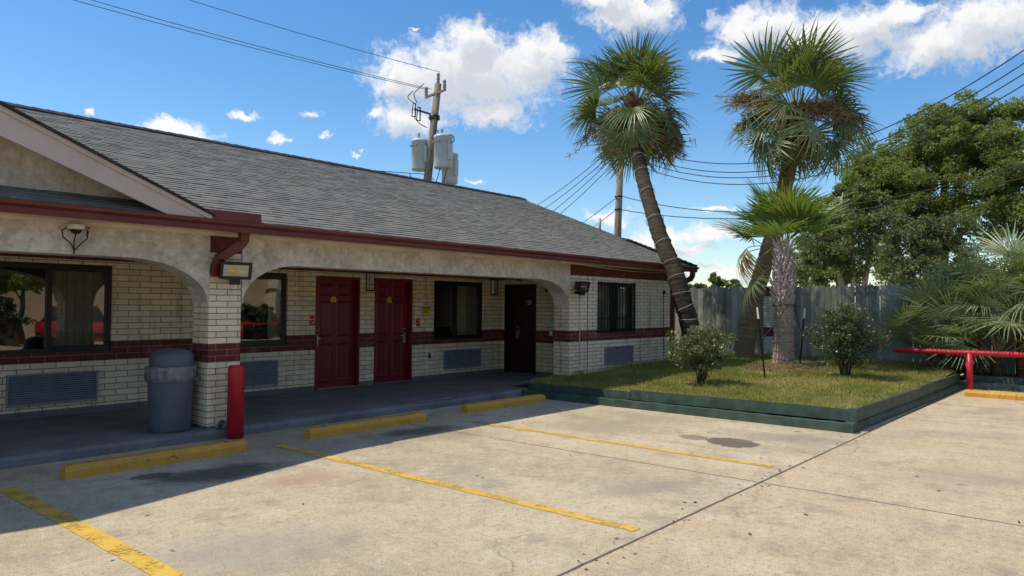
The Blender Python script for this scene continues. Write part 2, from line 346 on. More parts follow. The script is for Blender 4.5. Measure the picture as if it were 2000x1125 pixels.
M['frond_old'] = leaf_mat('old_palm_frond', (.105, .14, .050), (.26, .275, .115), (.32, .27, .12), .6, .25, 2.5, 12)
M['frond_young'] = leaf_mat('bright_palm_frond', (.070, .135, .022), (.15, .23, .045), None, .42, .35, 2.5, 12)
M['frond_dead'] = leaf_mat('dead_brown_frond', (.24, .14, .05), (.36, .25, .11), None, .7, .3, 2.5, 12)
M['palmetto'] = leaf_mat('grey_green_palmetto', (.14, .195, .09), (.32, .37, .20), None, .38, .25, 2.5, 12)
M['petiole'] = leaf_mat('pale_petiole', (.16, .20, .06), (.28, .28, .12), None, .5, .1)
M['seeds'] = leaf_mat('brown_seed_stalks', (.19, .115, .055), (.33, .21, .11), (.36, .25, .15), .8, .15, 5, 25)
M['oak'] = leaf_mat('oak_leaves', (.105, .155, .036), (.245, .30, .085), (.33, .35, .12), .5, .52, .9, 6)
M['oak_dark'] = leaf_mat('dark_tree_leaves', (.080, .125, .034), (.185, .235, .070), None, .5, .48, .9, 6)
M['pale_leaf'] = leaf_mat('pale_tree_leaves', (.105, .14, .045), (.22, .25, .11), (.30, .31, .16), .5, .45, .9, 6)
M['grey_leaf'] = leaf_mat('grey_green_leaves', (.080, .11, .05), (.16, .195, .09), None, .55, .35, .9, 8)
M['shrub'] = leaf_mat('olive_shrub_leaves', (.075, .095, .032), (.18, .195, .075), (.25, .22, .11), .42, .25, 4, 25)
M['shrub_dark'] = leaf_mat('dark_shrub_leaves', (.036, .055, .026), (.10, .125, .062), None, .38, .2, 4, 25)
M['twig'] = plain('brown_twigs', (.09, .065, .045), .9)
M['grass'] = leaf_mat('lawn_blades', (.155, .19, .026), (.43, .37, .10), (.60, .46, .20), .6, .35, 1.1, 40)
def soil():
    mt, g = new_mat('thin_lawn_soil'); p = pos(g)
    a = g.noise(p, 1.4, 6, .65); b = g.noise(p, 22., 5, .7)
    col = g.mix(g.ramp(a, .35, .65), (.10, .11, .028), (.24, .185, .08))
    col = g.mix(g.m('MULTIPLY', g.ramp(b, .5, .7), .6), col, (.06, .06, .025))
    finish(g, col, .95, 0, b, .8, .02, .1); return mt
M['soil'] = soil()
M['ground'] = plain('far_ground', (.16, .15, .08), .95, 0, .4, .3)

# ------------------------------------------------------------------ mesh building
class MB:
    def __init__(s): s.v = []; s.f = []; s.mi = []; s.sm = []
    def add(s, vs, fs, mi=0, smooth=False):
        o = len(s.v); s.v += [tuple(x) for x in vs]
        for f in fs: s.f.append([i+o for i in f]); s.mi.append(mi); s.sm.append(smooth)
        return s
    def box(s, x0, x1, y0, y1, z0, z1, mi=0, rot=None, bev=0):
        c = [(x, y, z) for z in (z0, z1) for y in (y0, y1) for x in (x0, x1)]
        if rot:
            cen = Vector(((x0+x1)/2, (y0+y1)/2, (z0+z1)/2)); E = rot if isinstance(rot, Matrix) else Euler(rot).to_matrix()
            c = [tuple(cen + E @ (Vector(p)-cen)) for p in c]
        return s.add(c, [(0, 2, 3, 1), (4, 5, 7, 6), (0, 1, 5, 4), (2, 6, 7, 3), (0, 4, 6, 2), (1, 3, 7, 5)], mi)
    def quad(s, a, b, c, d, mi=0): return s.add([a, b, c, d], [(0, 1, 2, 3)], mi)
    def tube(s, pts, rad, n=10, mi=0, cap=True, smooth=True, wob=0.):
        pts = [Vector(p) for p in pts]; k = len(pts)
        rad = [rad]*k if not hasattr(rad, '__len__') else rad
        o = []; X = None
        for i, p in enumerate(pts):
            t = (pts[min(i+1, k-1)]-pts[max(i-1, 0)]).normalized()
            if X is None: X = t.orthogonal().normalized()
            X = (X - t*X.dot(t)).normalized(); Y = t.cross(X)
            for j in range(n):
                a = 2*PI*j/n; r = rad[i]*(1+R.uniform(-wob, wob)); o.append(p + (X*math.cos(a)+Y*math.sin(a))*r)
        fs = [(i*n+j, i*n+(j+1) % n, (i+1)*n+(j+1) % n, (i+1)*n+j) for i in range(k-1) for j in range(n)]
        s.add(o, fs, mi, smooth)
        if cap:
            b = len(s.v)-len(o)
            s.f.append([b+j for j in range(n)][::-1]); s.mi.append(mi); s.sm.append(False)
            s.f.append([b+(k-1)*n+j for j in range(n)]); s.mi.append(mi); s.sm.append(False)
        return s
    def lathe(s, prof, c=(0, 0, 0), n=32, mi=0, smooth=True, fn=None):
        o = []
        for r, z in prof:
            for j in range(n):
                a = 2*PI*j/n; rr = r*(fn(a, z) if fn else 1); o.append((c[0]+rr*math.cos(a), c[1]+rr*math.sin(a), c[2]+z))
        k = len(prof)
        return s.add(o, [(i*n+j, i*n+(j+1) % n, (i+1)*n+(j+1) % n, (i+1)*n+j) for i in range(k-1) for j in range(n)], mi, smooth)
    def prism(s, poly, fn, mi=0):
        """poly: 2-D outline; fn(u, v, k) gives the 3-D point on side k = 0 / 1"""
        n = len(poly); a = [fn(u, v, 0) for u, v in poly]; b = [fn(u, v, 1) for u, v in poly]
        return s.add(a+b, [tuple(range(n))[::-1], tuple(range(n, 2*n))] + [(i, (i+1) % n, n+(i+1) % n, n+i) for i in range(n)], mi)
    def build(s, name, mats, parent=None, loc=None):
        me = bpy.data.meshes.new(name)
        off = Vector(loc) if loc is not None else (root_loc(parent) if parent else Vector((0, 0, 0)))
        me.from_pydata([tuple(Vector(p)-off) for p in s.v], [], s.f)
        for mt in (mats if isinstance(mats, (list, tuple)) else [mats]): me.materials.append(mt)
        me.polygons.foreach_set('material_index', s.mi); me.polygons.foreach_set('use_smooth', s.sm)
        me.update()
        return link(name, me, parent, None if parent else off)
def link(name, me, parent=None, loc=None):
    o = bpy.data.objects.new(name, me); COL.objects.link(o)
    if parent: o.parent = parent
    elif loc is not None: o.location = loc
    return o
def root_loc(o):
    while o.parent: o = o.parent
    return Vector(o.location)
def np_mesh(name, V, F4, mat, parent=None, smooth=False, loc=None):
    """fast mesh from numpy arrays (faces all the same size)"""
    off = np.array(loc if loc is not None else (root_loc(parent) if parent else (0, 0, 0)))
    V = (V-off).astype(np.float32); k = F4.shape[1]
    me = bpy.data.meshes.new(name); me.vertices.add(len(V)); me.vertices.foreach_set('co', V.ravel())
    me.loops.add(F4.size); me.loops.foreach_set('vertex_index', F4.astype(np.int32).ravel())
    me.polygons.add(len(F4)); me.polygons.foreach_set('loop_start', np.arange(0, F4.size, k, dtype=np.int32))
    me.update(calc_edges=True); me.materials.append(mat)
    if smooth: me.polygons.foreach_set('use_smooth', [True]*len(F4))
    return link(name, me, parent, tuple(off) if parent is None else None)
def tag(o, label=None, cat=None, group=None, kind=None):
    if label: o['label'] = label
    if cat: o['category'] = cat
    if group: o['group'] = group
    if kind: o['kind'] = kind
    return o
def thing(name, loc, label, cat, group=None):
    o = bpy.data.objects.new(name, None); COL.objects.link(o); o.location = loc; o.empty_display_size = .2
    return tag(o, label, cat, group)
def copy_tree(o, parent=None):
    c = o.copy(); COL.objects.link(c); c.parent = parent
    for ch in list(o.children): copy_tree(ch, c)
    return c
_tc = {}
def text_shape(txt):
    if txt in _tc: return _tc[txt]
    cu = bpy.data.curves.new('lettering', 'FONT'); cu.body = txt; cu.size = 1; cu.align_x = 'CENTER'; cu.align_y = 'CENTER'; cu.resolution_u = 2
    o = bpy.data.objects.new('lettering', cu); COL.objects.link(o)
    dg = bpy.context.evaluated_depsgraph_get(); me = o.evaluated_get(dg).to_mesh()
    r = ([tuple(v.co) for v in me.vertices], [tuple(p.vertices) for p in me.polygons])
    o.evaluated_get(dg).to_mesh_clear(); bpy.data.objects.remove(o); _tc[txt] = r
    return r
def add_text(mb, txt, fn, size, mi):
    vs, fs = text_shape(txt); mb.add([fn(x*size, y*size) for x, y, z in vs], fs, mi)

# ------------------------------------------------------------------ ground
MB().quad((-500, -500, -.02), (900, -500, -.02), (900, 900, -.02), (-500, 900, -.02)).build('ground', M['ground'])['kind'] = 'structure'
MB().quad((-40, -30, 0), (40, -30, 0), (40, 8.6, 0), (-40, 8.6, 0)).build('parking_lot', M['concrete'])['kind'] = 'structure'
mb = MB()                                           # raised porch walk with a rounded kerb nose
n = 60; xs = [-8+18.55*i/n for i in range(n+1)]
prof = [(8.46, -.05), (8.455, .075), (8.475, .108), (8.515, .12), (12.0, .121)]
V = []
for x in xs:
    j = R.uniform(-.006, .006)
    for k, (y, z) in enumerate(prof): V.append((x, y+(j if k < 4 else 0), z))
mb.add(V, [(i*5+k, (i+1)*5+k, (i+1)*5+k+1, i*5+k+1) for i in range(n) for k in range(4)], 0, False)
mb.quad((10.55, 8.0, .12), (12.62, 8.5, .121), (12.62, 12, .121), (10.55, 12, .121))
mb.build('sidewalk', M['sidewalk'])['kind'] = 'structure'

def bedz(x, y):
    t = min(1, max(0, (x-10.5)/5.5)); z = .205+.135*t - .05*max(0, min(1, (4.6-y)/2))*t
    d = math.hypot(x-15.9, y-5.7); z += .10*max(0, 1-d/1.15)**1.3
    return z + .012*math.sin(3.1*x+1.7*y)+.01*math.sin(5.3*y-2.2*x)
mb = MB(); nx_, ny_ = 70, 74
V = []; 
for i in range(nx_+1):
    for j in range(ny_+1):
        x = 10.54+(19.15-10.54)*i/nx_; y = 2.84+(12.4-2.84)*j/ny_; V.append((x, y, bedz(x, y)))
F = []
for i in range(nx_):
    for j in range(ny_):
        x = 10.54+(19.15-10.54)*(i+.5)/nx_; y = 2.84+(12.4-2.84)*(j+.5)/ny_
        if y > 8.9 and x < 15.8: continue
        F.append((i*(ny_+1)+j, (i+1)*(ny_+1)+j, (i+1)*(ny_+1)+j+1, i*(ny_+1)+j+1))
mb.add(V, F, 0, True).build('lawn_soil', M['soil'])['kind'] = 'structure'
# grass blades
def blades(n, seed):
    r = np.random.default_rng(seed)
    x = r.uniform(10.56, 19.12, n); y = r.uniform(2.86, 9.9, n)
    keep = ~((y > 8.5) & (x < 16.0)); d = np.hypot(x-15.9, y-5.7); keep &= (d > .85) | (r.random(n) < .06)
    patch = np.sin(x*1.9+1)*np.sin(y*2.3)+.6*np.sin(x*4.1-y*3.3); keep &= r.random(n) < np.clip(.66+.40*patch, .12, 1)
    x, y = x[keep], y[keep]; z = np.array([bedz(a, b) for a, b in zip(x, y)]); k = len(x)
    h = r.uniform(.025, .07, k)*np.where(x > 14, 1.15, 1.); edge = (y > 8.1) | (x > 18.8) | ((np.hypot(x-12.3, y-5.94) < .35)); h[edge] *= 1.9
    a = r.uniform(0, 2*PI, k); wd = r.uniform(.004, .009, k); ln = r.uniform(.1, .9, k)*h; b = r.uniform(0, 2*PI, k)
    P0 = np.stack([x-wd*np.cos(a), y-wd*np.sin(a), z-.01], 1); P1 = np.stack([x+wd*np.cos(a), y+wd*np.sin(a), z-.01], 1)
    P2 = np.stack([x+ln*np.cos(b), y+ln*np.sin(b), z+h], 1)
    V = np.stack([P0, P1, P2], 1).reshape(-1, 3); return V, np.arange(3*k).reshape(-1, 3)
V, F = blades(120000, 3); o = np_mesh('grass', V, F, M['grass']); tag(o, 'patchy green and straw coloured lawn in the raised bed', 'grass', kind='stuff')

# ------------------------------------------------------------------ the motel
bld = thing('motel_building', (4, 11, 0), 'low cream brick motel wing with arched porch, maroon doors and grey shingle roof', 'building')
def wall_cells(mb, u0, u1, z0, z1, ops, box):
    us = sorted({u0, u1, *[o[0] for o in ops], *[o[1] for o in ops]}); zs = sorted({z0, z1, *[o[2] for o in ops], *[o[3] for o in ops]})
    for a, b in zip(us, us[1:]):
        run = None
        for c, d in zip(zs, zs[1:]):
            hole = any(o[0] <= (a+b)/2 <= o[1] and o[2] <= (c+d)/2 <= o[3] for o in ops)
            if not hole: box(mb, a, b, c, d)
YB, YF, XE, XR, XR2 = 11.03, 8.52, 12.62, 11.8, 15.95
W1 = (2.63, 4.21, .972, 2.168); W2 = (5.45, 7.03, .955, 2.17); W3 = (10.479, 11.985, .92, 2.155); W4 = (12.79, 14.255, 1.085, 2.165)
D1 = (7.597, 8.575, .12, 2.15); D2 = (8.919, 9.885, .12, 2.155); D3 = (10.02, 10.945, .12, 2.118)
mb = MB(); wall_cells(mb, -6, XE+.2, 0, 2.9, [W1, W2, W3, D1, D2, (-.6, 1.0, .97, 2.17), (-2.6, -1.65, .12, 2.15)], lambda m_, a, b, c, d: m_.box(a, b, YB, YB+.2, c, d))
mb.build('rear_wall', M['brick_back'], bld)
mb = MB(); wall_cells(mb, YF+.2, YB, 0, 2.52, [D3], lambda m_, a, b, c, d: m_.box(XE, XE+.2, a, b, c, d)); mb.build('end_wall', M['brick_back'], bld)
mb = MB(); wall_cells(mb, XR+.42, XR2, 0, 2.52, [W4], lambda m_, a, b, c, d: m_.box(a, b, YF, YF+.2, c, d))
mb.box(XR2-.2, XR2, YF+.2, 19, 0, 2.6); mb.build('front_wall', M['brick_front'], bld)
for x0 in (-3.12, 4.35, XR):
    MB().box(x0, x0+.42, YF, YF+.39, .0, 2.5).build('brick_pillar', M['brick_pillar'], bld)
# arched stucco beams
def arch(x0, x1, rl, rr):
    zs, zt, zc, n = 1.655, 2.50, 2.152, 14
    low = [(x0, zs)]
    if rl: low += [(x0+.02+rl*(1-math.cos(t)), zs+(zc-zs)*math.sin(t)) for t in [PI/2*i/n for i in range(n+1)]]
    else: low += [(x0, zc)]
    r = [(x1-.02-rr*(1-math.cos(t)), zs+(zc-zs)*math.sin(t)) for t in [PI/2*i/n for i in range(n+1)]][::-1]
    low += r + [(x1, zs)]
    mb = MB()
    ys = (YF-.012, YF+.375)
    for y in ys:
        for (a, b) in zip(low, low[1:]):
            q = [(a[0], y, a[1]), (b[0], y, b[1]), (b[0], y, zt), (a[0], y, zt)]
            mb.add(q if y == ys[0] else q[::-1], [(0, 1, 2, 3)], 0)
    for (a, b) in zip(low, low[1:]): mb.add([(a[0], ys[1], a[1]), (b[0], ys[1], b[1]), (b[0], ys[0], b[1]), (a[0], ys[0], a[1])], [(0, 1, 2, 3)], 0)
    mb.build('arched_beam', M['stucco'], bld)
arch(-2.70, 4.35, .95, .95); arch(4.77, XR, .80, 1.0); arch(-6, -3.12, .6, .95)
# ceiling, soffit, gutter
MB().box(-6, XE, YF+.39, YB, 2.505, 2.52).build('porch_ceiling', M['ceiling'], bld)
mb = MB(); mb.box(-6, 16.35, 8.10, 8.80, 2.505, 2.53); mb.box(-6, XR, 8.47, YF-.013, 2.468, 2.505); mb.box(XR, XR2+.03, 8.49, YF-.002, 2.486, 2.505)
mb.build('soffit', M['cream'], bld)
gp = [(8.10, 2.49), (8.045, 2.49), (8.03, 2.52), (8.035, 2.55), (7.995, 2.575), (7.985, 2.608), (8.0, 2.615), (8.10, 2.615)]
gu = MB().prism(gp, lambda y, z, k: ((-6, 16.42)[k], y, z)).build('gutter', M['gutter'], bld)
MB().box(4.11, 4.72, 7.99, 8.13, 2.612, 2.722).build('splash_guard', M['gutter'], gu)
def sq_tube(pts, a, b):
    mb = MB(); pts = [Vector(p) for p in pts]; rings = []
    for i, p in enumerate(pts):
        t = (pts[min(i+1, len(pts)-1)]-pts[max(i-1, 0)]).normalized(); Y = Vector((0, 1, 0)); X = Y.cross(t)
        X = X.normalized() if X.length > .05 else Vector((1, 0, 0)); Y2 = t.cross(X)
        rings += [p+X*a+Y2*b, p-X*a+Y2*b, p-X*a-Y2*b, p+X*a-Y2*b]
    k = len(pts); mb.add(rings, [(i*4+j, i*4+(j+1) % 4, i*4+4+(j+1) % 4, i*4+4+j) for i in range(k-1) for j in range(4)] + [(0, 1, 2, 3), (4*k-4, 4*k-3, 4*k-2, 4*k-1)])
    return mb
sq_tube([(4.62, 8.20, 2.51), (4.62, 8.215, 2.42), (4.60, 8.24, 2.37), (4.44, 8.36, 2.225), (4.41, 8.40, 2.19), (4.405, 8.44, 2.10), (4.405, 8.47, 1.98)], .055, .042).build('downspout', M['gutter'], gu)
sq_tube([(16.22, 8.06, 2.50), (16.22, 8.07, 2.40), (16.20, 8.10, 2.33), (16.12, 8.22, 2.26), (16.04, 8.42, 2.22), (16.02, 8.50, 2.12), (16.02, 8.52, .40)], .05, .05).build('downspout', M['gutter'], gu)
# roof: tabs laid in courses on a deck
Y0, Z0, Y1, Z1 = 8.05, 2.62, 13.6, 4.775
sl_len = math.hypot(Y1-Y0, Z1-Z0); ty, tz = (Y1-Y0)/sl_len, (Z1-Z0)/sl_len; ny, nz = -tz, ty
def rp(x, s, h): return (x, Y0+ty*s+ny*h, Z0+tz*s+nz*h)
mb = MB(); mb.quad(rp(-6, 0, -.004), rp(16.4, 0, -.004), rp(16.4, sl_len, -.004), rp(-6, sl_len, -.004))
mb.quad((-6, 2*Y1-Y0, Z0), (16.4, 2*Y1-Y0, Z0), (16.4, Y1, Z1), (-6, Y1, Z1))
C_ = .128; k = 0
while k*C_ < sl_len-.05:
    s0 = k*C_; x = -6+R.uniform(-.3, 0)
    while x < 16.4:
        wd = R.choice((.13, .16, .2, .27)); h = R.choice((.010, .013, .016)); j = R.uniform(-.006, .006)
        a, b = max(x, -6), min(x+wd, 16.4); s1 = min(s0+C_+.03, sl_len)
        if b > a:
            mb.add([rp(a, s0+j, -.003), rp(b, s0+j, -.003), rp(a, s0+j, h), rp(b, s0+j, h), rp(a, s1, .003), rp(b, s1, .003)], [(0, 1, 3, 2), (2, 3, 5, 4)])
            mb.add([rp(a, s0+j, -.003), rp(a, s0+j, h), rp(a, s1, .003), rp(b, s0+j, -.003), rp(b, s0+j, h), rp(b, s1, .003)], [(0, 1, 2), (3, 5, 4)])
        x += wd
    k += 1
roof = mb.build('roof', M['shingle'], bld)
mb = MB()                                           # ridge caps, lapped one over the next
x = -6
while x < 16.35:
    h = R.uniform(.040, .044); ln = .24
    for sg in (1, -1):
        mb.add([(x, Y1, Z1+h+.008), (x+ln, Y1, Z1+h), (x+ln, Y1-sg*.17, Z1+h-.075), (x, Y1-sg*.17, Z1+h-.067), (x+ln, Y1-sg*.165, Z1-.08), (x, Y1-sg*.165, Z1-.07)],
               [(0, 1, 2, 3), (3, 2, 4, 5)])
    x += ln-.02
mb.build('ridge_cap', M['shingle_dark'], roof)
mb = MB()
for i in range(14):                                 # raised dark strips approximating a dark band down the lower rake
    s = i*.15
    mb.add([rp(16.10, s, .05), rp(16.43, s, .05), rp(16.43, s+.2, .03), rp(16.10, s+.2, .03), rp(16.10, s, -.02), rp(16.43, s, -.06), rp(16.43, s+.2, -.06)], [(0, 1, 2, 3), (4, 5, 1, 0), (5, 6, 2, 1)])
mb.build('rake_dark_strip', M['shingle_dark'], roof)
MB().prism([(8.12, 2.6), (2*Y1-8.12, 2.6), (Y1, 4.74)], lambda y, z, k: ((XR2-.1, XR2)[k], y, z)).build('gable_wall', M['brick_front'], bld)
MB().tube([(16.0, 10.6, 3.5), (16.0, 10.6, 3.95)], .035, 8).build('vent_pipe', M['pvc'], roof)
# front cross gable over the left bay
GX, GZ = .55, 4.075
def rake(x): return GZ - (GZ-2.640)/(4.13-GX)*abs(x-GX)
mb = MB()
for sg in (1, -1):
    a, b = GX, GX+sg*3.56
    za, zb = rake(a), rake(b); wdt = .30
    P = [(a, za), (b, zb), (b, 2.618), (b-sg*.50, 2.618), (a, za-wdt-.02)]
    mb.prism(P if sg > 0 else P[::-1], lambda x, z, k: (x, (8.02, 8.055)[k], z))
mb.build('rake_fascia', M['pinkbeige'], bld)
mb = MB()
for sg in (1, -1):                                  # slim drip board along the top of the fascia
    a, b = GX, GX+sg*3.56
    mb.prism([(a, rake(a)), (b, rake(b)), (b, rake(b)-.05), (a, rake(a)-.05)], lambda x, z, k: (x, (8.0, 8.018)[k], z))
mb.build('drip_edge', M['pinkbeige'], bld)
mb = MB(); mb.prism([(GX-3.4, 2.58), (GX+3.4, 2.58), (GX, rake(GX)-.03)], lambda x, z, k: (x, (8.47, 8.55)[k], z)); mb.build('gable_face', M['stucco'], bld)
mb = MB()
for sg in (1, -1):                                  # gable roof slopes run back into the main slope
    e = GX+sg*3.575
    yb0 = Y0+(rake(GX)-Z0)/(Z1-Z0)*(Y1-Y0)
    mb.add([(GX, 7.97, rake(GX)+.03), (e, 7.97, rake(e)+.03), (e, 8.12, rake(e)+.03), (GX, yb0, rake(GX)+.03),
            (GX, 7.97, rake(GX)+.002), (e, 7.97, rake(e)+.002), (e, 8.12, rake(e)+.002), (GX, yb0, rake(GX)+.002)], [(0, 1, 2, 3), (4, 5, 6, 7), (0, 1, 5, 4), (1, 2, 6, 5)])
mb.build('gable_roof', M['shingle_dark'], bld)
MB().add([(-6, 8.06, 2.625), (4.1, 8.06, 2.625), (4.1, 8.475, 2.725), (-6, 8.475, 2.725), (-6, 8.06, 2.59), (4.1, 8.06, 2.59)], [(0, 1, 2, 3), (4, 5, 1, 0)]).build('eyebrow_roof', M['shingle_dark'], bld)
# windows
def window(W, y, bars=False, cur=None, mull=None):
    x0, x1, z0, z1 = W; t = .045; mb = MB(); ya, yb = y+.03, y+.10
    mb.box(x0, x1, ya, yb, z0, z0+t); mb.box(x0, x1, ya, yb, z1-t*1.6, z1); mb.box(x0, x0+t, ya, yb, z0+t, z1-t*1.6); mb.box(x1-t, x1, ya, yb, z0+t, z1-t*1.6)
    xm = mull or (x0+x1)/2; mb.box(xm-.03, xm+.03, ya-.012, yb, z0+t, z1-t*1.6)
    mb.box(xm+.03, x1-t, ya+.01, ya+.03, z0+t, z0+t+.035); mb.box(xm+.03, x1-t, ya+.01, ya+.03, z1-t*1.6-.03, z1-t*1.6); mb.box(x1-t-.03, x1-t, ya+.01, ya+.03, z0+t+.035, z1-t*1.6-.03)
    f = mb.build('window', M['frame'], bld)
    MB().quad((x0+t, y+.062, z0+t), (x1-t, y+.062, z0+t), (x1-t, y+.062, z1-t), (x0+t, y+.062, z1-t)).build('pane', M['glass'], f)
    mb = MB(); r = .22                               # rowlock sill, set into the wall face
    mb.box(x0, x1, y-.012, y+.06, z0-.135 if not bars else z0-.11, z0-.002); mb.build('sill', M['brick_back'] if not bars else M['brick_front'], f)
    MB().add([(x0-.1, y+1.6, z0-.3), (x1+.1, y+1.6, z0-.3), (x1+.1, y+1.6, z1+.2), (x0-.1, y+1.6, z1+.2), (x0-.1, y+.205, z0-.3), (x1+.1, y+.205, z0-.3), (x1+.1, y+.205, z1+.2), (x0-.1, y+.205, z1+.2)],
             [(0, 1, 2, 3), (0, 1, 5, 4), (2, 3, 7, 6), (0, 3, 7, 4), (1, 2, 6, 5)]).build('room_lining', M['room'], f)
    for (c0, c1, kind) in cur or []:
        mb = MB(); n = int((c1-c0)*90); V = []
        for i in range(n+1):
            u = c0+(c1-c0)*i/n
            if kind == 'blind': dy = .02*((i*.55) % 1)
            else: dy = .022*math.sin(u*38+1.3*math.sin(u*9))+.012*math.sin(u*83)
            V += [(u, y+.15+dy, z0+.03), (u, y+.15+dy*.7, z1-.05)]
        mb.add(V, [(2*i, 2*i+2, 2*i+3, 2*i+1) for i in range(n)], 0, kind != 'blind'); mb.build('curtain' if kind != 'blind' else 'blind', M['curtain'], f)
    if bars:
        mb = MB(); xa, xb = x0+.01, x1-.01; yb_ = y-.012
        for i in range(13): u = xa+(xb-xa)*i/12; mb.box(u-.006, u+.006, yb_-.012, yb_, z0, z1)
        for z in (z0+.01, z0+.30, z1-.02): mb.box(xa, xb, yb_-.018, yb_-.012, z-.012, z+.012)
        mb.box((xa+xb)/2-.03, (xa+xb)/2+.03, yb_-.02, yb_+.01, z0, z1); mb.box(xb-.02, xb+.02, yb_-.03, yb_+.012, z0-.01, z1+.01)
        mb.build('security_bars', M['black'], f)
window(W1, YB, cur=[(3.46, 4.17, 'cloth')], mull=3.43); window(W2, YB, cur=[(6.75, 6.98, 'cloth')], mull=6.05)
window(W3, YB, cur=[(11.2, 11.93, 'cloth')], mull=11.15); window(W4, YF, True, [(12.85, 13.50, 'blind'), (13.56, 14.15, 'blind')])
window((-.6, 1.0, .97, 2.17), YB)
# wall air-conditioner grilles
def grille(x0, x1, y, z0, z1):
    mb = MB(); t = .02
    mb.box(x0, x1, y-.045, y-.002, z0, z0+t); mb.box(x0, x1, y-.045, y-.002, z1-t, z1); mb.box(x0, x0+t, y-.045, y-.002, z0+t, z1-t); mb.box(x1-t, x1, y-.045, y-.002, z0+t, z1-t)
    n = 13
    for i in range(n):
        z = z0+t+(z1-z0-2*t)*i/n; hh = (z1-z0-2*t)/n
        mb.add([(x0+t, y-.036, z), (x1-t, y-.036, z), (x1-t, y-.014, z+hh*.70), (x0+t, y-.014, z+hh*.70)], [(0, 1, 2, 3)])
        mb.add([(x0+t, y-.036, z), (x1-t, y-.036, z), (x1-t, y-.008, z-.002), (x0+t, y-.006, z-.002)], [(0, 1, 2, 3)])
    gr = mb.build('air_conditioner_grille', M['grille'], bld)
    MB().box(x0+t, x1-t, y-.006, y-.003, z0+t, z1-t).build('slat_gap_shade', M['black'], gr)  # black sheet puts the shade of the slat gaps into colour
    MB().tube([(x1-.03, y-.015, z0), (x1-.03, y-.05, z0-.01), (x1-.03, y-.055, z0-.06)], .012, 8).build('drain_spout', M['steel'], gr)
grille(2.947, 4.03, YB, .285, .70); grille(5.76, 6.842, YB, .275, .702); grille(10.757, 11.89, YB, .29, .695); grille(13.06, 14.175, YF, .40, .785)
# doors
def house_plate(mb, P, s, mi, n=6):
    """little house-shaped plaque: P(u, v, d) maps plaque coordinates to the wall"""
    pts = [(-.5*s, -.45*s), (.5*s, -.45*s), (.5*s, .15*s), (.30*s, .32*s), (.15*s, .36*s), (0, .5*s), (-.15*s, .36*s), (-.30*s, .32*s), (-.5*s, .15*s)]
    mb.prism(pts, lambda u, v, k: P(u, v, (.0, .006)[k]), mi)
def door(D, P, matr, num, plate, handle_u, lever):
    """P(u, z, d): u along the wall, d out of the wall (negative = recessed)"""
    u0, u1, z0, z1 = D; rec = -.115; mb = MB()
    def bx(m_, a, b, c, d, e, f, mi=0):
        m_.add([P(u, z, q) for q in (e, f) for z in (c, d) for u in (a, b)], [(0, 2, 3, 1), (4, 5, 7, 6), (0, 1, 5, 4), (2, 6, 7, 3), (0, 4, 6, 2), (1, 3, 7, 5)], mi)
    jw = .045
    bx(mb, u0+jw, u1-jw, z0+.012, z1-jw, rec-.05, rec)
    dr = mb.build('door', matr, bld)
    mb = MB(); iu0, iu1 = u0+jw, u1-jw; wd = iu1-iu0; hh = z1-jw-z0
    if num != '127':
        cols = ((iu0+.12*wd, iu0+.44*wd), (iu0+.56*wd, iu0+.88*wd))
        rows = ((z0+.06*hh, z0+.41*hh), (z0+.47*hh, z0+.80*hh), (z0+.84*hh, z0+.95*hh))
        for a, b in cols:
            for c, d in rows:
                e = .022
                A = [(a, c), (b, c), (b, d), (a, d)]; B = [(a+e, c+e), (b-e, c+e), (b-e, d-e), (a+e, d-e)]; Cc = [(a+2*e, c+2*e), (b-2*e, c+2*e), (b-2*e, d-2*e), (a+2*e, d-2*e)]
                vs = [P(u, v, rec+.001) for u, v in A]+[P(u, v, rec+.011) for u, v in B]+[P(u, v, rec+.003) for u, v in Cc]
                mb.add(vs, [(i, (i+1) % 4, 4+(i+1) % 4, 4+i) for i in range(4)]+[(4+i, 4+(i+1) % 4, 8+(i+1) % 4, 8+i) for i in range(4)]+[(8, 9, 10, 11)])
        mb.build('panel_moulding', matr, dr)
    mb = MB(); bx(mb, u0, u0+jw, z0, z1, -.16, .006); bx(mb, u1-jw, u1, z0, z1, -.16, .006); bx(mb, u0+jw, u1-jw, z1-jw, z1, -.16, .006)
    mb.build('door_frame', matr, dr)
    mb = MB(); bx(mb, u0+jw, u1-jw, z0+.002, z0+.014, -.16, .012); mb.build('threshold', M['steel'], dr)
    mb = MB(); hu, hz = handle_u, z0+.94
    bx(mb, hu-.03, hu+.03, hz-.17, hz+.12, rec, rec+.022); bx(mb, hu-.026, hu+.026, hz+.02, hz+.105, rec+.022, rec+.026, 1)
    mb.tube([P(hu, hz-.03, rec+.02), P(hu, hz-.03, rec+.06)], .013, 8); mb.tube([P(hu, hz-.03, rec+.058), P(hu+lever*.06, hz-.03, rec+.06), P(hu+lever*.125, hz-.034, rec+.055)], .010, 8)
    mb.build('handle', [M['steel'], M['black']], dr)
    mb = MB(); uc = (iu0+iu1)/2; zc = z0+hh*.815
    if plate:
        house_plate(mb, lambda u, v, d: P(uc+u-.03, zc+v, rec+.004+d), .12, 0)
        add_text(mb, num, lambda u, v: P(uc+u-.03, zc+v-.006, rec+.0125), .055, 1); mb.build('number_plate', [M['yellow_sign'], M['black']], dr)
    else:
        uc = u1-.36*wd; zc = z0+hh*.815
        bx(mb, uc-.085, uc+.085, zc-.065, zc+.065, rec, rec+.006); add_text(mb, num, lambda u, v: P(uc+u, zc+v, rec+.0085), .125, 1); mb.build('number_plate', [M['black'], M['white']], dr)
Pb = lambda u, z, d: (u, YB-d, z)
door(D1, Pb, M['door'], '125', True, D1[0]+.10, 1); door(D2, Pb, M['door'], '126', True, D2[1]-.12, -1)
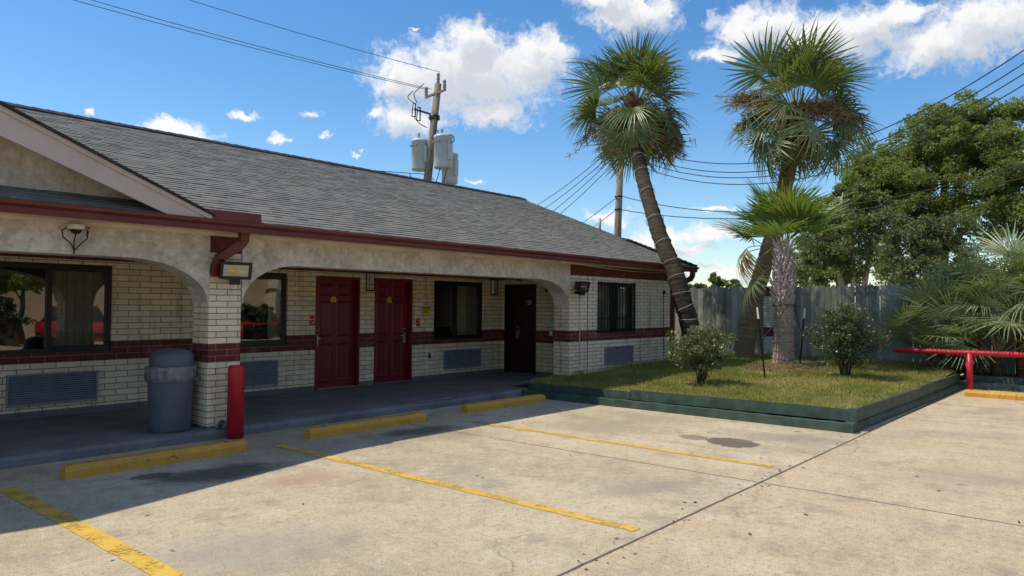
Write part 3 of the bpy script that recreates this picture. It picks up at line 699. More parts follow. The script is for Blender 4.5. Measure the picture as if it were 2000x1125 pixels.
door((-2.6, -1.65, .12, 2.15), Pb, M['door'], '124', True, -1.77, -1)
Pe = lambda u, z, d: (XE-d, -u, z)                  # end wall: u grows towards the lot
door((-D3[1], -D3[0], D3[2], D3[3]), Pe, M['door_dark'], '127', False, -D3[1]+.30, 1)
# service conduits on the front wall
mb = MB(); mb.tube([(12.13, 8.505, 2.0), (12.13, 8.505, .36)], .011, 8); mb.box(12.08, 12.15, 8.47, 8.517, .34, .44)
mb.build('conduit', M['cream'], bld)
for pts, q in (([(12.42, 8.512, 2.4), (12.42, 8.512, .25)], .005), ([(12.15, 8.49, .38), (12.22, 8.48, .30), (12.18, 8.49, .25), (12.12, 8.49, .33)], .010),
               ([(14.1, 8.49, .36), (14.14, 8.48, .30), (14.7, 8.49, .30), (15.5, 8.49, .36)], .014)): MB().tube(pts, q, 6).build('cable', M['black'], bld)
mb = MB(); mb.tube([(15.62, 8.512, 1.95), (15.62, 8.512, .42)], .006, 6); mb.box(15.58, 15.65, 8.48, 8.517, 1.95, 2.03); mb.build('cable', M['black'], bld)
mb = MB(); mb.tube([(10.9, 8.06, 2.47), (12.6, 8.3, 2.44), (14.0, 8.4, 2.42), (15.7, 8.44, 2.45)], .008, 6); mb.build('cable', M['cream'], bld)
MB().tube([(4.50, 8.522, .175), (4.50, 8.43, .175)], .055, 18, cap=False).tube([(4.50, 8.43, .175), (4.50, 8.522, .175)], .046, 18, cap=False).build('drain_pipe', M['pvc'], bld)

# ------------------------------------------------------------------ things fixed to the motel
def floodlight(loc, rz, label):
    t = thing('floodlight', loc, label, 'floodlight', 'floodlights on the porch front'); t.rotation_euler = (0, 0, rz)
    o = Vector(loc); E = Euler((math.radians(14), 0, 0)).to_matrix()
    def T(p): return tuple(o + E @ Vector(p))
    def bx(mb, x0, x1, y0, y1, z0, z1, mi=0, tp=0.):
        c = [T((x*(1-tp*(y > (y0+y1)/2)), y, z*(1-tp*(y > (y0+y1)/2)))) for z in (z0, z1) for y in (y0, y1) for x in (x0, x1)]
        mb.add(c, [(0, 2, 3, 1), (4, 5, 7, 6), (0, 1, 5, 4), (2, 6, 7, 3), (0, 4, 6, 2), (1, 3, 7, 5)], mi)
    mb = MB(); W, H, b = .185, .105, .032
    bx(mb, -W, W, -.02, .02, H-b, H); bx(mb, -W, W, -.02, .02, -H, -H+b); bx(mb, -W, -W+b, -.02, .02, -H+b, H-b); bx(mb, W-b, W, -.02, .02, -H+b, H-b)
    bx(mb, -W+.005, W-.005, .021, .14, -H+.005, H-.005, 0, .28)
    mb.build('housing', M['black'], t)
    mb = MB(); bx(mb, -W+b, W-b, .014, .018, -H+b, H-b); rf = mb.build('reflector', M['lens'], t)
    mb = MB(); bx(mb, -W+b, W-b, -.004, -.002, -H+b, H-b); mb.build('cover_glass', M['glass'], t)
    mb = MB(); mb.tube([T((-.12, .005, 0)), T((.12, .005, 0))], .010, 8); mb.build('bulb', M['frost'], t)
    mb = MB(); mb.box(o.x-.055, o.x+.055, o.y+.0, o.y+.09, o.z-.17, o.z-.105); mb.tube([(o.x, o.y+.05, o.z-.14), (o.x, o.y+.20, o.z-.11)], .03, 10); mb.build('bracket', M['black'], t)
    return t
floodlight((4.575, 8.30, 2.045), math.radians(-14), 'black floodlight on the pillar behind the red bollard')
floodlight((11.95, 8.28, 2.03), math.radians(4), 'black floodlight on the wall beside the barred window')
def lantern(loc, label):
    t = thing('wall_lantern', loc, label, 'wall lamp', 'wall lanterns along the porch'); x, y, z = loc; mb = MB(); a, h = .055, .16
    for sx in (-1, 0, 1):
        mb.box(x+sx*a-.005, x+sx*a+.005, y-.115, y-.10, z-h, z+h)
    for zz in (-h, -.06, h-.010): mb.box(x-a-.005, x+a+.005, y-.117, y-.112, z+zz, z+zz+.010)
    mb.box(x-a-.012, x+a+.012, y-.12, y-.004, z+h, z+h+.02); mb.box(x-a-.012, x+a+.012, y-.12, y-.004, z-h-.02, z-h); mb.box(x-.05, x+.05, y-.004, y, z-h, z+h)
    for sx in (-1, 1): mb.box(x+sx*a-.007, x+sx*a+.007, y-.02, y-.006, z-h, z+h)
    mb.build('cage', M['black'], t)
    MB().box(x-a+.008, x+a-.008, y-.099, y-.012, z-h+.004, z+h-.004).build('diffuser', M['frost'], t)
lantern((8.765, YB, 2.075), 'black caged lantern between the two bright maroon doors')
lantern((12.29, YB, 2.06), 'black caged lantern near the dark door in the porch corner')
# dome camera with loose leads
t = thing('security_camera', (2.85, 8.44, 2.46), 'white dome security camera with looped black leads under the gutter', 'camera')
MB().lathe([(0, .012), (.075, .010), (.085, 0), (.085, -.030), (.07, -.045)], (2.85, 8.44, 2.455), 20).build('housing', M['white'], t)
MB().lathe([(.058, -.045), (.05, -.07), (.03, -.088), (.0, -.093)], (2.85, 8.44, 2.455), 16).build('dome', M['frame'], t)
mb = MB(); c = (2.85, 8.44, 2.455)
for pts in ([(-.07, 0, -.02), (-.12, .03, -.06), (-.11, .03, -.13), (-.03, .03, -.20), (.0, .04, -.26)], [(.07, 0, -.02), (.13, .03, -.05), (.12, .03, -.13), (.05, .03, -.20), (.005, .04, -.26)], [(.09, .02, -.01), (.14, .02, -.02)], [(0, 0, -.09), (-.005, .03, -.16), (.0, .04, -.3)], [(.12, .03, -.05), (.115, .03, -.11)]):
    mb.tube([tuple(c[i]+p[i] for i in range(3)) for p in pts], .0065, 6)
mb.build('lead', M['black'], t)
def wall_tag(x, z, num, label, flip):
    t = thing('room_tag', (x, YB, z), label, 'sign', 'red room number tags'); P = lambda u, v, d: (x+u, YB-.003-d, z+v)
    mb = MB(); house_plate(mb, lambda u, v, d: P(u, v+(-.035 if not flip else .03), d), .115, 0); add_text(mb, num, lambda u, v: P(u, v+(-.04 if not flip else .025), .0085), .055, 1)
    mb.build('number_plaque', [M['red_tag'], M['white']], t)
    mb = MB(); c = .055 if not flip else -.065; mb.prism([(-.055, -.025), (.055, -.025), (.055, .02), (0, .03), (-.055, .02)], lambda u, v, k: P(u, v+c, (0, .005)[k])); mb.build('lower_plaque' if flip else 'upper_plaque', M['red_tag'], t)
wall_tag(7.53, 1.355, '125', 'red house-shaped tag reading 125 left of the first maroon door', False)
wall_tag(10.035, 1.30, '126', 'red house-shaped tag reading 126 under the yellow sign', True)
t = thing('warning_sign', (10.24, YB, 1.55), 'yellow notice with black header strip between the second door and the window', 'sign')
MB().box(10.13, 10.36, YB-.008, YB-.002, 1.42, 1.56).build('panel', M['yellow_sign'], t)
mb = MB(); mb.box(10.14, 10.36, YB-.0085, YB-.002, 1.562, 1.600); mb.build('header_strip', M['black'], t)
MB().box(10.19, 10.31, YB-.007, YB-.002, 1.603, 1.63).build('top_label', M['yellow_sign'], t)
mb = MB()
for z, a, b in ((1.582, 10.16, 10.34),): 
    u = a
    while u < b: w_ = R.uniform(.008, .016); mb.box(u, u+w_, YB-.0105, YB-.0086, z-.008, z+.008); u += w_+.006
mb.build('header_marks', M['yellow_sign'], t)
mb = MB()
for z, a, b in ((1.54, 10.19, 10.30), (1.52, 10.20, 10.29), (1.485, 10.22, 10.27), (1.425, 10.14, 10.35)): mb.box(a, b, YB-.0105, YB-.0082, z-.004, z+.004)
mb.build('text_lines', M['black'], t)
t = thing('outlet_box', (10.36, YB, .60), 'small dark outlet cover low on the porch wall', 'outlet')
MB().box(10.335, 10.385, YB-.02, YB-.001, .55, .65).build('cover', M['frame'], t); MB().box(10.35, 10.37, YB-.024, YB-.0205, .565, .60).build('socket', M['black'], t)
t = thing('alarm_bell', (XE, 9.67, 2.0), 'dark red alarm box high beside the dark door', 'alarm')
MB().box(XE-.06, XE-.002, 9.62, 9.73, 1.955, 2.08).build('housing', M['maroon'], t); MB().lathe([(0, .0), (.04, .0), (.045, -.02)], (XE-.062, 9.675, 2.02), 14).build('sounder', M['red_tag'], t)
t = thing('paper_notice', (XE, 9.62, 1.34), 'white paper notice on the porch end wall beside the dark door', 'notice')
MB().box(XE-.006, XE-.002, 9.50, 9.70, 1.27, 1.43).build('sheet', M['white'], t); mb = MB()
for i in range(5): mb.box(XE-.008, XE-.0065, 9.52, 9.66+.02*(i % 2), 1.30+i*.025, 1.308+i*.025)
mb.build('text_lines', M['grille'], t)
t = thing('wall_intercom', (XE, 9.58, 1.06), 'small grey box with clear cover on the maroon brick stripe', 'control box')
MB().box(XE-.03, XE-.002, 9.53, 9.63, .99, 1.12).build('housing', M['grille'], t); MB().box(XE-.034, XE-.031, 9.545, 9.615, 1.01, 1.10).build('cover', M['frost'], t)
t = thing('door_sensor', (12.3, YB, 2.42), 'small maroon sensor box under the porch ceiling by the corner', 'sensor')
MB().box(12.55, 12.615, 10.44, 10.50, 2.20, 2.27).build('housing', M['maroon'], t); MB().box(12.545, 12.5495, 10.455, 10.485, 2.215, 2.25).build('lens', M['black'], t)

# ------------------------------------------------------------------ on the porch and the lot
t = thing('trash_can', (4.04, 8.80, .121), 'slate grey round trash can with lid and bag skirt beside the pillar', 'trash can')
c = (4.04, 8.80, .121)
MB().lathe([(0, 0), (.225, 0), (.235, .02), (.250, .45), (.256, .62), (.257, .66), (0, .66)], c, 40).build('body', M['trash'], t)
wv = lambda a, z: 1+.025*math.sin(a*17+z*9)*(z < .76)+.018*math.sin(a*7+z*23)+.02*math.sin(a*3+1)
MB().lathe([(.258, .585), (.272, .60), (.282, .66), (.278, .72), (.290, .758), (.272, .775), (.24, .77)], c, 72, fn=wv).build('bag', M['bag'], t)
MB().lathe([(.246, .74), (.250, .76), (.243, .895), (.236, .915), (.15, .968), (.13, .972), (0, .972)], (c[0]+.012, c[1], c[2]), 40).build('lid', M['trash'], t)
mb = MB(); mb.tube([(c[0]+.17, c[1]-.245, .74+.0), (c[0]+.22, c[1]-.235, .735), (c[0]+.27, c[1]-.16, .735)], .016, 8); mb.build('handle', M['trash'], t)
t = thing('bollard', (4.60, 8.30, 0), 'glossy red steel bollard in front of the brick pillar', 'bollard')
MB().lathe([(0, -.02), (.098, -.02), (.098, .86), (.094, .882), (.078, .892), (0, .893)], (4.60, 8.30, 0), 32).build('post', M['red'], t)
MB().lathe([(.13, .001), (.115, .012), (.098, .014)], (4.60, 8.30, 0), 24).build('footing', M['concrete'], t)
def wheel_stop(x0, x1, y, label, crack, rotz=0.):
    ln = x1-x0; t = thing('wheel_stop', ((x0+x1)/2, y, 0), label, 'wheel stop', 'yellow concrete wheel stops'); t.rotation_euler = (0, 0, rotz)
    mb = MB(); w, h = .085, .125; prof = [(-w, 0), (-w, .075), (-w*.62, h), (w*.62, h), (w, .075), (w, 0)]; n = 44; V = []; L0 = (x0+x1)/2
    for i in range(n+1):
        u = i/n; x = -ln/2+ln*u; e = min(1, min(u, 1-u)*ln/.05); cr = min((abs(u-q)*ln for q in crack), default=9)
        k = .90+.10*e
        for (a, z) in prof:
            d = -.010 if cr < .025 else 0
            V.append((L0+x+R.uniform(-.003, .003), y+a*k+(d if a > 0 else -d)+R.uniform(-.0025, .0025), max(0, z*(.93+.07*e)+(d if z > 0 else 0)+(R.uniform(-.003, .003) if z > .08 else 0))))
    mb.add(V, [(i*6+j, (i+1)*6+j, (i+1)*6+j+1, i*6+j+1) for i in range(n) for j in range(5)]+[tuple(range(6)), tuple(range(n*6+5, n*6-1, -1))], 0)
    mb.build('concrete_block', M['stop'], t)
    for s in (-1, 1): MB().lathe([(.02, 0), (.02, .004), (0, .005)], (L0+s*ln*.38, y, h-.002), 10).build('anchor_pin', M['frame'], t)
wheel_stop(2.50, 4.33, 7.60, 'long yellow wheel stop by the red bollard, nearest the camera', [])
wheel_stop(5.21, 7.14, 7.70, 'cracked yellow wheel stop before the first maroon door', [.56])
wheel_stop(8.05, 9.98, 7.78, 'yellow wheel stop ending beside the green planter kerb', [])
wheel_stop(15.22, 17.05, 1.5, 'bright yellow wheel stop under the red pipe rail', [.22, .55], PI/2)
for x, y0, y1, lab in ((2.05, 2.75, 7.58, 'thick yellow parking line at the lower left'), (4.73, 2.79, 7.58, 'yellow parking line running from between two wheel stops'), (7.53, 2.84, 7.1, 'faded yellow parking line nearest the planter')):
    mb = MB(); n = 60; V = []; hw = .072 if x < 3 else .058
    for i in range(n+1):
        y = y0+(y1-y0)*i/n; V += [(x-hw+R.uniform(-.004, .004), y, .004), (x+hw+R.uniform(-.004, .004), y, .004)]
    mb.add(V, [(2*i, 2*i+1, 2*i+3, 2*i+2) for i in range(n)]); tag(mb.build('parking_line', M['stripe']), lab, 'parking line', 'yellow parking lines')
mb = MB(); V = []; n = 24
for i in range(n+1):
    x = 7.78+1.1*i/n; V += [(x, 8.475+R.uniform(-.01, .02), .1245), (x, 8.54+R.uniform(-.03, .05)+.02*math.sin(i), .1255)]
mb.add(V, [(2*i, 2*i+2, 2*i+3, 2*i+1) for i in range(n)]); tag(mb.build('paint_scuff', plain('chalky_scuff', (.33, .35, .36), .8, 0, .5, 12, .6)), 'chalky white scuff on the porch kerb', 'scuff mark')

# ------------------------------------------------------------------ planter edging
def rough_bar(mb, p0, p1, prof, n, jit, mi=0):
    """prof: (outward, up) outline swept from p0 to p1 with slight unevenness"""
    p0, p1 = Vector(p0), Vector(p1); d = (p1-p0).normalized(); out = Vector((d.y, -d.x, 0)); V = []; k = len(prof)
    for i in range(n+1):
        p = p0+(p1-p0)*i/n; a = R.uniform(-jit, jit); b = R.uniform(-jit, jit)
        for (o, z) in prof: V.append(p+out*(o+a)+Vector((0, 0, z+(b if z > .03 else 0))))
    mb.add(V, [(i*k+j, (i+1)*k+j, (i+1)*k+(j+1) % k, i*k+(j+1) % k) for i in range(n) for j in range(k)]+[tuple(range(k))[::-1], tuple(range(n*k, n*k+k))], mi)
KP = [(-.16, -.02), (.0, -.02), (.0, .07), (-.018, .105), (-.05, .12), (-.16, .118)]
t = thing('planter_edging', (10.4, 5.6, 0), 'dark green painted kerb and boards around the raised lawn', 'planter edging')
mb = MB(); rough_bar(mb, (10.395, 8.45, 0), (10.395, 2.80, 0), [(-o, z) for o, z in KP][::-1], 40, .006); rough_bar(mb, (10.39, 2.80, 0), (17.9, 2.66, 0), KP, 40, .006)
mb.lathe([(.10, -.02), (.10, .07), (.085, .105), (.05, .12), (0, .12)], (10.49, 2.90, 0), 16); mb.build('kerb', M['darkgreen'], t)
def plank(a, b, z0a, z0b, h, th=.04):
    mb = MB(); p0, p1 = Vector((*a, 0)), Vector((*b, 0)); d = (p1-p0).normalized(); out = Vector((d.y, -d.x, 0)); n = 10; V = []
    for i in range(n+1):
        p = p0+(p1-p0)*i/n; z = z0a+(z0b-z0a)*i/n; j = R.uniform(-.004, .004)
        for o, zz in ((0, z), (0, z+h+j), (-th, z+h+j+R.uniform(-.003, .004)), (-th, z)): V.append(p+out*o+Vector((0, 0, zz)))
    mb.add(V, [(i*4+k, (i+1)*4+k, (i+1)*4+(k+1) % 4, i*4+(k+1) % 4) for i in range(n) for k in range(4)]+[(3, 2, 1, 0), (n*4, n*4+1, n*4+2, n*4+3)])
    return mb
plank((10.52, 2.87), (10.52, 6.32), .125, .110, .160).build('board', M['darkgreen'], t)
plank((10.515, 6.335), (10.515, 8.50), .112, .100, .125).build('board', M['darkgreen'], t)
plank((17.7, 2.78), (14.2, 2.82), .125, .125, .18).build('board', M['darkgreen'], t)
plank((14.19, 2.815), (10.50, 2.865), .125, .125, .165).build('board', M['darkgreen'], t)
MB().box(10.46, 10.56, 2.82, 2.92, .1, .296).build('corner_post', M['darkgreen'], t)
t = thing('planter_wall', (17.95, -.8, 0), 'low dark green planter wall below the palmettos', 'planter wall')
mb = MB(); rough_bar(mb, (17.92, 2.55, 0), (17.92, -6, 0), [(-o, z) for o, z in KP][::-1], 40, .006); mb.build('kerb', M['darkgreen'], t)
plank((18.03, -6), (18.03, 2.62), .12, .12, .14).build('board', M['darkgreen'], t)
MB().quad((18.02, -6, .2), (19.2, -6, .24), (19.2, 2.8, .24), (18.02, 2.8, .2)).build('planting_soil', M['mulch'])['kind'] = 'structure'

r = np.random.default_rng(21); n = 260; x = r.uniform(1, 17, n); y = np.where(r.random(n) < .45, 2.68+r.normal(size=n)*.12, r.uniform(0, 8.2, n)); k_ = (x > 10.3) & (y > 2.6); x, y = x[~k_], y[~k_]; n = len(x)
a = r.uniform(0, 2*PI, n); l = r.uniform(.008, .030, n); w_ = l*r.uniform(.25, .6, n); P = np.stack([x, y, r.uniform(.004, .010, n)], 1); u = np.stack([np.cos(a)*l, np.sin(a)*l, r.uniform(-.2, .3, n)*l], 1); q = np.stack([-np.sin(a)*w_, np.cos(a)*w_, r.uniform(-.2, .4, n)*w_], 1)
o = np_mesh('fallen_litter', np.stack([P-u, P+q, P+u, P-q], 1).reshape(-1, 3), np.arange(4*n).reshape(-1, 4), plain('dry_leaf_bits', (.13, .085, .045), .9, 0, .5, 9)); tag(o, 'scattered dry leaf bits on the parking lot', 'litter', kind='stuff')
# ------------------------------------------------------------------ fence
t = thing('board_fence', (19.2, 5, .2), 'weathered grey green dog-eared board fence behind the lawn', 'fence')
def pickets(ya, yb):
    mb = MB(); y = ya
    while y < yb-.05:
        w_ = .142; g_ = R.choice((.0006, .0006, .001, .0015, .003)); a, b = y+g_, min(y+w_-g_, yb); zt = 2.20+R.uniform(-.02, .025)+.012*(7-y)*.3; dx = R.choice((-.012, -.004, .004, .010)); tl = R.uniform(-.006, .006); e = .032
        mb.prism([(a, .18), (b, .18), (b+tl, zt-e), (b-e+tl, zt), (a+e+tl, zt), (a+tl, zt-e)], lambda u, v, k: (19.2+dx+(0, .018)[k], u, v))
        y += w_
    return mb
pickets(7.46, 16).build('board_panel', M['fence'], t); pickets(-9, 7.14).build('board_panel', M['fence'], t)
mb = MB()
for z in (.5, 1.2, 1.95): mb.box(19.222, 19.26, -9, 7.14, z, z+.09); mb.box(19.222, 19.26, 7.46, 16, z, z+.09)
mb.build('rail', M['fence'], t)
mb = MB(); rough_bar(mb, (19.19, 9.7, .1), (19.19, 3.2, .08), [(0, .02), (0, .20), (-.04, .205), (-.04, .02)][::-1], 20, .006); mb.build('kick_board', plain('grey_kick_board', (.25, .26, .23), .85, 0, .35, 4, .5), t)
t = thing('brick_fence_pillar', (19.2, 7.3, .2), 'white brick pillar with maroon top band in the board fence', 'pillar')
MB().box(19.10, 19.42, 7.15, 7.45, .2, 1.955).build('shaft', brick_mat('pillar_white_brick', .0745, .22, .20, [(.885, 1.125)], [], None, (.70, .66, .58), (.6, .56, .48)), t)
MB().box(19.09, 19.43, 7.14, 7.46, 1.956, 2.21).build('cap_band', M['maroon'], t)

# ------------------------------------------------------------------ palms
def frond_mesh(seed, pet, rad, nseg=34, span=3.9, arch_=.25, droop=.55, cup=.25, fuse=.42, w_=.030, ragged=.1, tilt=.12):
    """fan leaf along +X: arching petiole, then a folded fan of tapering segments with drooping tips"""
    r = random.Random(seed); V = []; F = []; MI = []
    def pp(s):
        a = arch_*s*s; return Vector((pet*s*(1-.15*a), 0, -pet*a*.55))
    n = 6; ring = []
    for i in range(n+1):
        s = i/n; p = pp(s); ww = .022*(1-.55*s); base = len(V)
        V += [p+Vector((0, ww, .006)), p+Vector((0, 0, -.014)), p+Vector((0, -ww, .006))]; ring.append(base)
    for a, b in zip(ring, ring[1:]): F += [(a, a+1, b+1, b), (a+1, a+2, b+2, b+1), (a+2, a, b, b+2)]; MI += [1, 1, 1]
    tip = pp(1); tan = (pp(1)-pp(.93)).normalized(); ang = math.atan2(-tan.z, tan.x)
    E = Matrix.Rotation(ang+tilt, 3, 'Y')
    da = span/nseg
    for k in range(nseg):
        a = -span/2+da*(k+.5)+r.uniform(-.03, .03); L = rad*(.80+.20*math.cos(a*.75))*r.uniform(1-ragged, 1.04)
        if r.random() < ragged*.4: L *= .7
        dr = droop*r.uniform(.6, 1.5); tw = r.uniform(-.20, .20); base = len(V); steps = (.04, .25, fuse, .62, .80, .92, 1.0)
        for q in steps:
            rr = L*q; hw = min(rr*math.tan(da/2)*1.03, w_) if q <= fuse else w_*max(.0, (1-q)/(1-fuse))**.75
            hw = min(hw, rr*math.tan(da/2)*1.03)
            z = -dr*rad*max(0, q-.38)**1.8*1.25 + cup*abs(math.sin(a/1.6))*rr*.5 - .10*rr*rr*max(0, math.cos(a))
            a2 = a+tw*max(0, q-.45)
            c = Vector((rr*math.cos(a2), rr*math.sin(a2), z)); sd = Vector((-math.sin(a2), math.cos(a2), 0))*hw
            V += [tip+E @ (c+sd+Vector((0, 0, .35*hw))), tip+E @ c, tip+E @ (c-sd+Vector((0, 0, .35*hw)))]
        for i in range(len(steps)-1):
            o = base+3*i; F += [(o, o+1, o+4, o+3), (o+1, o+2, o+5, o+4)]; MI += [0, 0]
    return V, F, MI
def frond_data(name, args, mats):
    V, F, MI = frond_mesh(*args[0], **args[1]); me = bpy.data.meshes.new(name); me.from_pydata([tuple(v) for v in V], [], F)
    for mt in mats: me.materials.append(mt)
    me.polygons.foreach_set('material_index', MI); me.update(); return me
def put_frond(parent, me, base, azim, elev, scale=1., roll=0., name='frond'):
    d = Vector((math.cos(elev)*math.cos(azim), math.cos(elev)*math.sin(azim), math.sin(elev)))
    Y = Vector((-math.sin(azim), math.cos(azim), 0)); Z = d.cross(Y); o = bpy.data.objects.new(name, me); COL.objects.link(o); o.parent = parent
    Mx = Matrix((d, Y, Z)).transposed() @ Matrix.Rotation(roll, 3, 'X')
    o.matrix_local = Matrix.Translation(Vector(base)-root_loc(parent)) @ (Mx*scale).to_4x4()
    return o
def seed_cluster(parent, base, azim, ln, drop, thick, seed, n=1150):
    """drooping branched fruit stalk: an arching stem with sprays of fine twiglets"""
    r = np.random.default_rng(seed); P = []; ca, sa = math.cos(azim), math.sin(azim)
    def stem(s): return np.array([base[0]+ca*ln*s, base[1]+sa*ln*s, base[2]+.25*ln*math.sin(s*2.0)-drop*s*s])
    V = []; F = []
    def sliver(a, b, w_):
        o = len(V); d = b-a; q = np.cross(d, r.normal(size=3)); q = q/(np.linalg.norm(q)+1e-6)*w_
        V.extend([a-q, a+q, b+q*.6, b-q*.6]); F.append((o, o+1, o+2, o+3))
    for i in range(14): sliver(stem(i/14), stem((i+1)/14), .014)
    br = []
    for i in range(46):
        s = r.uniform(.25, 1.0); a = stem(s); d = r.normal(size=3)*np.array([1, 1, .7])*thick*.8; d[2] -= thick*.7; b = a+d; sliver(a, b, .006); br.append((a, b))
    for i in range(n):
        a, b = br[r.integers(len(br))]; f = r.random(); p = a+(b-a)*f; d = r.normal(size=3)*thick*.34; d[2] -= thick*.12; sliver(p, p+d, r.uniform(.005, .011))
    np_mesh('seed_cluster', np.array(V), np.array(F), M['seeds'], parent)
def trunk(pts, rad, mat, parent, nring, wob=.055, name='trunk'):
    P = [Vector(p) for p in pts]; k = len(P); out = []; rr = []
    tot = nring
    for i in range(tot+1):
        f = i/tot*(k-1); a = min(int(f), k-2); u = f-a
        p0, p1, p2, p3 = P[max(a-1, 0)], P[a], P[a+1], P[min(a+2, k-1)]
        q = .5*((2*p1)+(p2-p0)*u+(2*p0-5*p1+4*p2-p3)*u*u+(3*p1-p0-3*p2+p3)*u**3)
        r_ = rad[a]+(rad[a+1]-rad[a])*u; out.append(q); rr.append(r_*(1+(.04 if i % 2 else -.02)+R.uniform(-.025, .025)))
    mb = MB(); mb.tube(out, rr, 18, wob=wob); mb.build(name, mat, parent); return out, rr
def cord_rings(parent, path, rad, step, f0, f1, tilt=.25):
    n = len(path); i = int(f0*n)
    while i < int(f1*n)-1:
        c = path[i]; t = (path[min(i+1, n-1)]-path[max(i-1, 0)]).normalized(); X = t.orthogonal().normalized(); Y = t.cross(X); ph = R.uniform(0, 6); tl = R.uniform(-tilt, tilt)*.5
        pts = []
        for j in range(25):
            a = 2*PI*j/24; q = c+(X*math.cos(a)+Y*math.sin(a))*(rad[i]*1.10+.006)+t*(tl*rad[i]*2*math.sin(a+ph)+.05*j/24); pts.append(q)
        MB().tube(pts, .0068, 5).build('light_cord', M['rope'], parent); i += step
CAMA = math.atan2(10, 16.6)                        # heading from the lot towards the palms
FA = [frond_data('frond', ((i, .80+.12*(i % 3), 1.12), dict(droop=.20+.07*(i % 3), arch_=.14, cup=.24, nseg=30, span=3.1+.25*(i % 3), fuse=.38, w_=.027, ragged=.16, tilt=-.10+.09*i)), [M['frond'], M['petiole']]) for i in range(6)]
FB = [frond_data('frond', ((10+i, .92, 1.08), dict(droop=.34+.08*(i % 3), arch_=.26, cup=.20, nseg=30, span=3.4, fuse=.36, w_=.027, ragged=.18, tilt=.10+.12*i)), [M['frond'] if i < 4 else M['frond_old'], M['petiole']]) for i in range(6)]
FC = [frond_data('frond', ((20+i, .90, 1.05), dict(droop=.42, arch_=.40, cup=.10, ragged=.22, nseg=30, fuse=.34, w_=.027, span=3.1, tilt=.45+.12*i)), [M['frond_old'], M['petiole']]) for i in range(4)]
FY = [frond_data('frond', ((30+i, .70+.12*(i % 2), 1.08), dict(droop=.12, arch_=.14, cup=.28, nseg=30, span=3.0, fuse=.44, w_=.029, ragged=.12, tilt=-.15+.16*i)), [M['frond_young'], M['petiole']]) for i in range(4)]
FD = [frond_data('frond', ((40+i, .85, .95), dict(droop=1.2, arch_=.5, cup=.0, ragged=.35, span=2.4, nseg=24, w_=.026, tilt=.7)), [M['frond_dead'], M['frond_dead']]) for i in range(2)]
FP = [frond_data('frond', ((50+i, .95+.2*(i % 3), 1.08), dict(droop=.24+.08*(i % 2), arch_=.18, cup=.28, nseg=30, w_=.020, fuse=.28, ragged=.22, span=3.7, tilt=-.05+.14*i)), [M['palmetto'], M['petiole']]) for i in range(4)]
def tall_palm(loc, pts, rad, label, ring, n, seed, top_mat, seeds, cr, low):
    t = thing('palm_tree', loc, label, 'palm tree', 'tall palms in the raised lawn'); r = random.Random(seed)
    path, rr = trunk(pts, rad, top_mat, t, ring); cord_rings(t, path, rr, cr, .03, .93)
    c = Vector(pts[-1]); mb = MB()
    for i in range(90):                            # old leaf bases and fibre under the crown
        a = r.uniform(0, 2*PI); f = r.uniform(-.75, .25); b = c+Vector((math.cos(a)*.14, math.sin(a)*.14, f)); e = b+Vector((math.cos(a)*r.uniform(.10, .22), math.sin(a)*r.uniform(.10, .22), r.uniform(.05, .32)))
        mb.tube([b, (b+e)/2+Vector((0, 0, -.02)), e], [.045, .035, .012], 4, smooth=False)
    mb.build('fibre_collar', M['fibre'], t)
    for i in range(n):
        u = (i+.5)/n; elev = math.radians(88-120*u**1.05)+r.uniform(-.2, .2); az_ = i*2.39996+r.uniform(-.4, .4)
        me = r.choice(FA) if elev > .5 else (r.choice(FB) if elev > -.1 else r.choice(FB+FC))
        put_frond(t, me, c+Vector((math.cos(az_)*.08, math.sin(az_)*.08, .25-.35*u)), az_, elev, r.uniform(.80, 1.12), r.uniform(-1.1, 1.1))
    for k, (az_, el_, sc_) in enumerate(low): put_frond(t, FC[k % 4], c+Vector((math.cos(az_)*.08, math.sin(az_)*.08, -.10)), CAMA+az_, math.radians(el_), sc_, r.uniform(-.4, .4))
    for k, az_ in enumerate((PI-.7, 1.2, -2.1)): put_frond(t, FD[k % 2], c+Vector((0, 0, -.18)), CAMA+az_, math.radians(-35-9*k), .72, .3*k, 'dead_frond')
    for j, (a, ln, dp, th) in enumerate(seeds): seed_cluster(t, (c.x, c.y, c.z+.12), a, ln, dp, th, seed*10+j)
    return t
tall_palm((14.67, 7.25, .3), [(14.67, 7.25, .2), (14.67, 7.35, 1.19), (14.63, 7.5, 1.75), (14.66, 7.72, 2.43), (14.85, 8.2, 3.27), (15.55, 9.0, 4.60), (16.05, 9.5, 5.51), (16.51, 9.9, 6.32), (16.66, 9.98, 6.7)],
          [.225, .20, .195, .19, .18, .168, .16, .175, .16], 'tall palm with dark brown trunk leaning left across the roof corner', 110, 40, 5, M['trunk_dark'],
          [(CAMA+PI-.1, .75, -.10, .20), (CAMA+PI-1.0, .85, 1.6, .24), (CAMA+PI+1.2, .95, 1.6, .24), (CAMA+PI+1.5, 1.3, 1.5, .26), (CAMA+PI-1.55, 1.45, 1.35, .24), (CAMA+PI+.6, .8, 1.5, .22)], 7, ((1.55, -40, 1.05), (-1.5, -18, 1.1), (-1.2, -2, 1.05)))
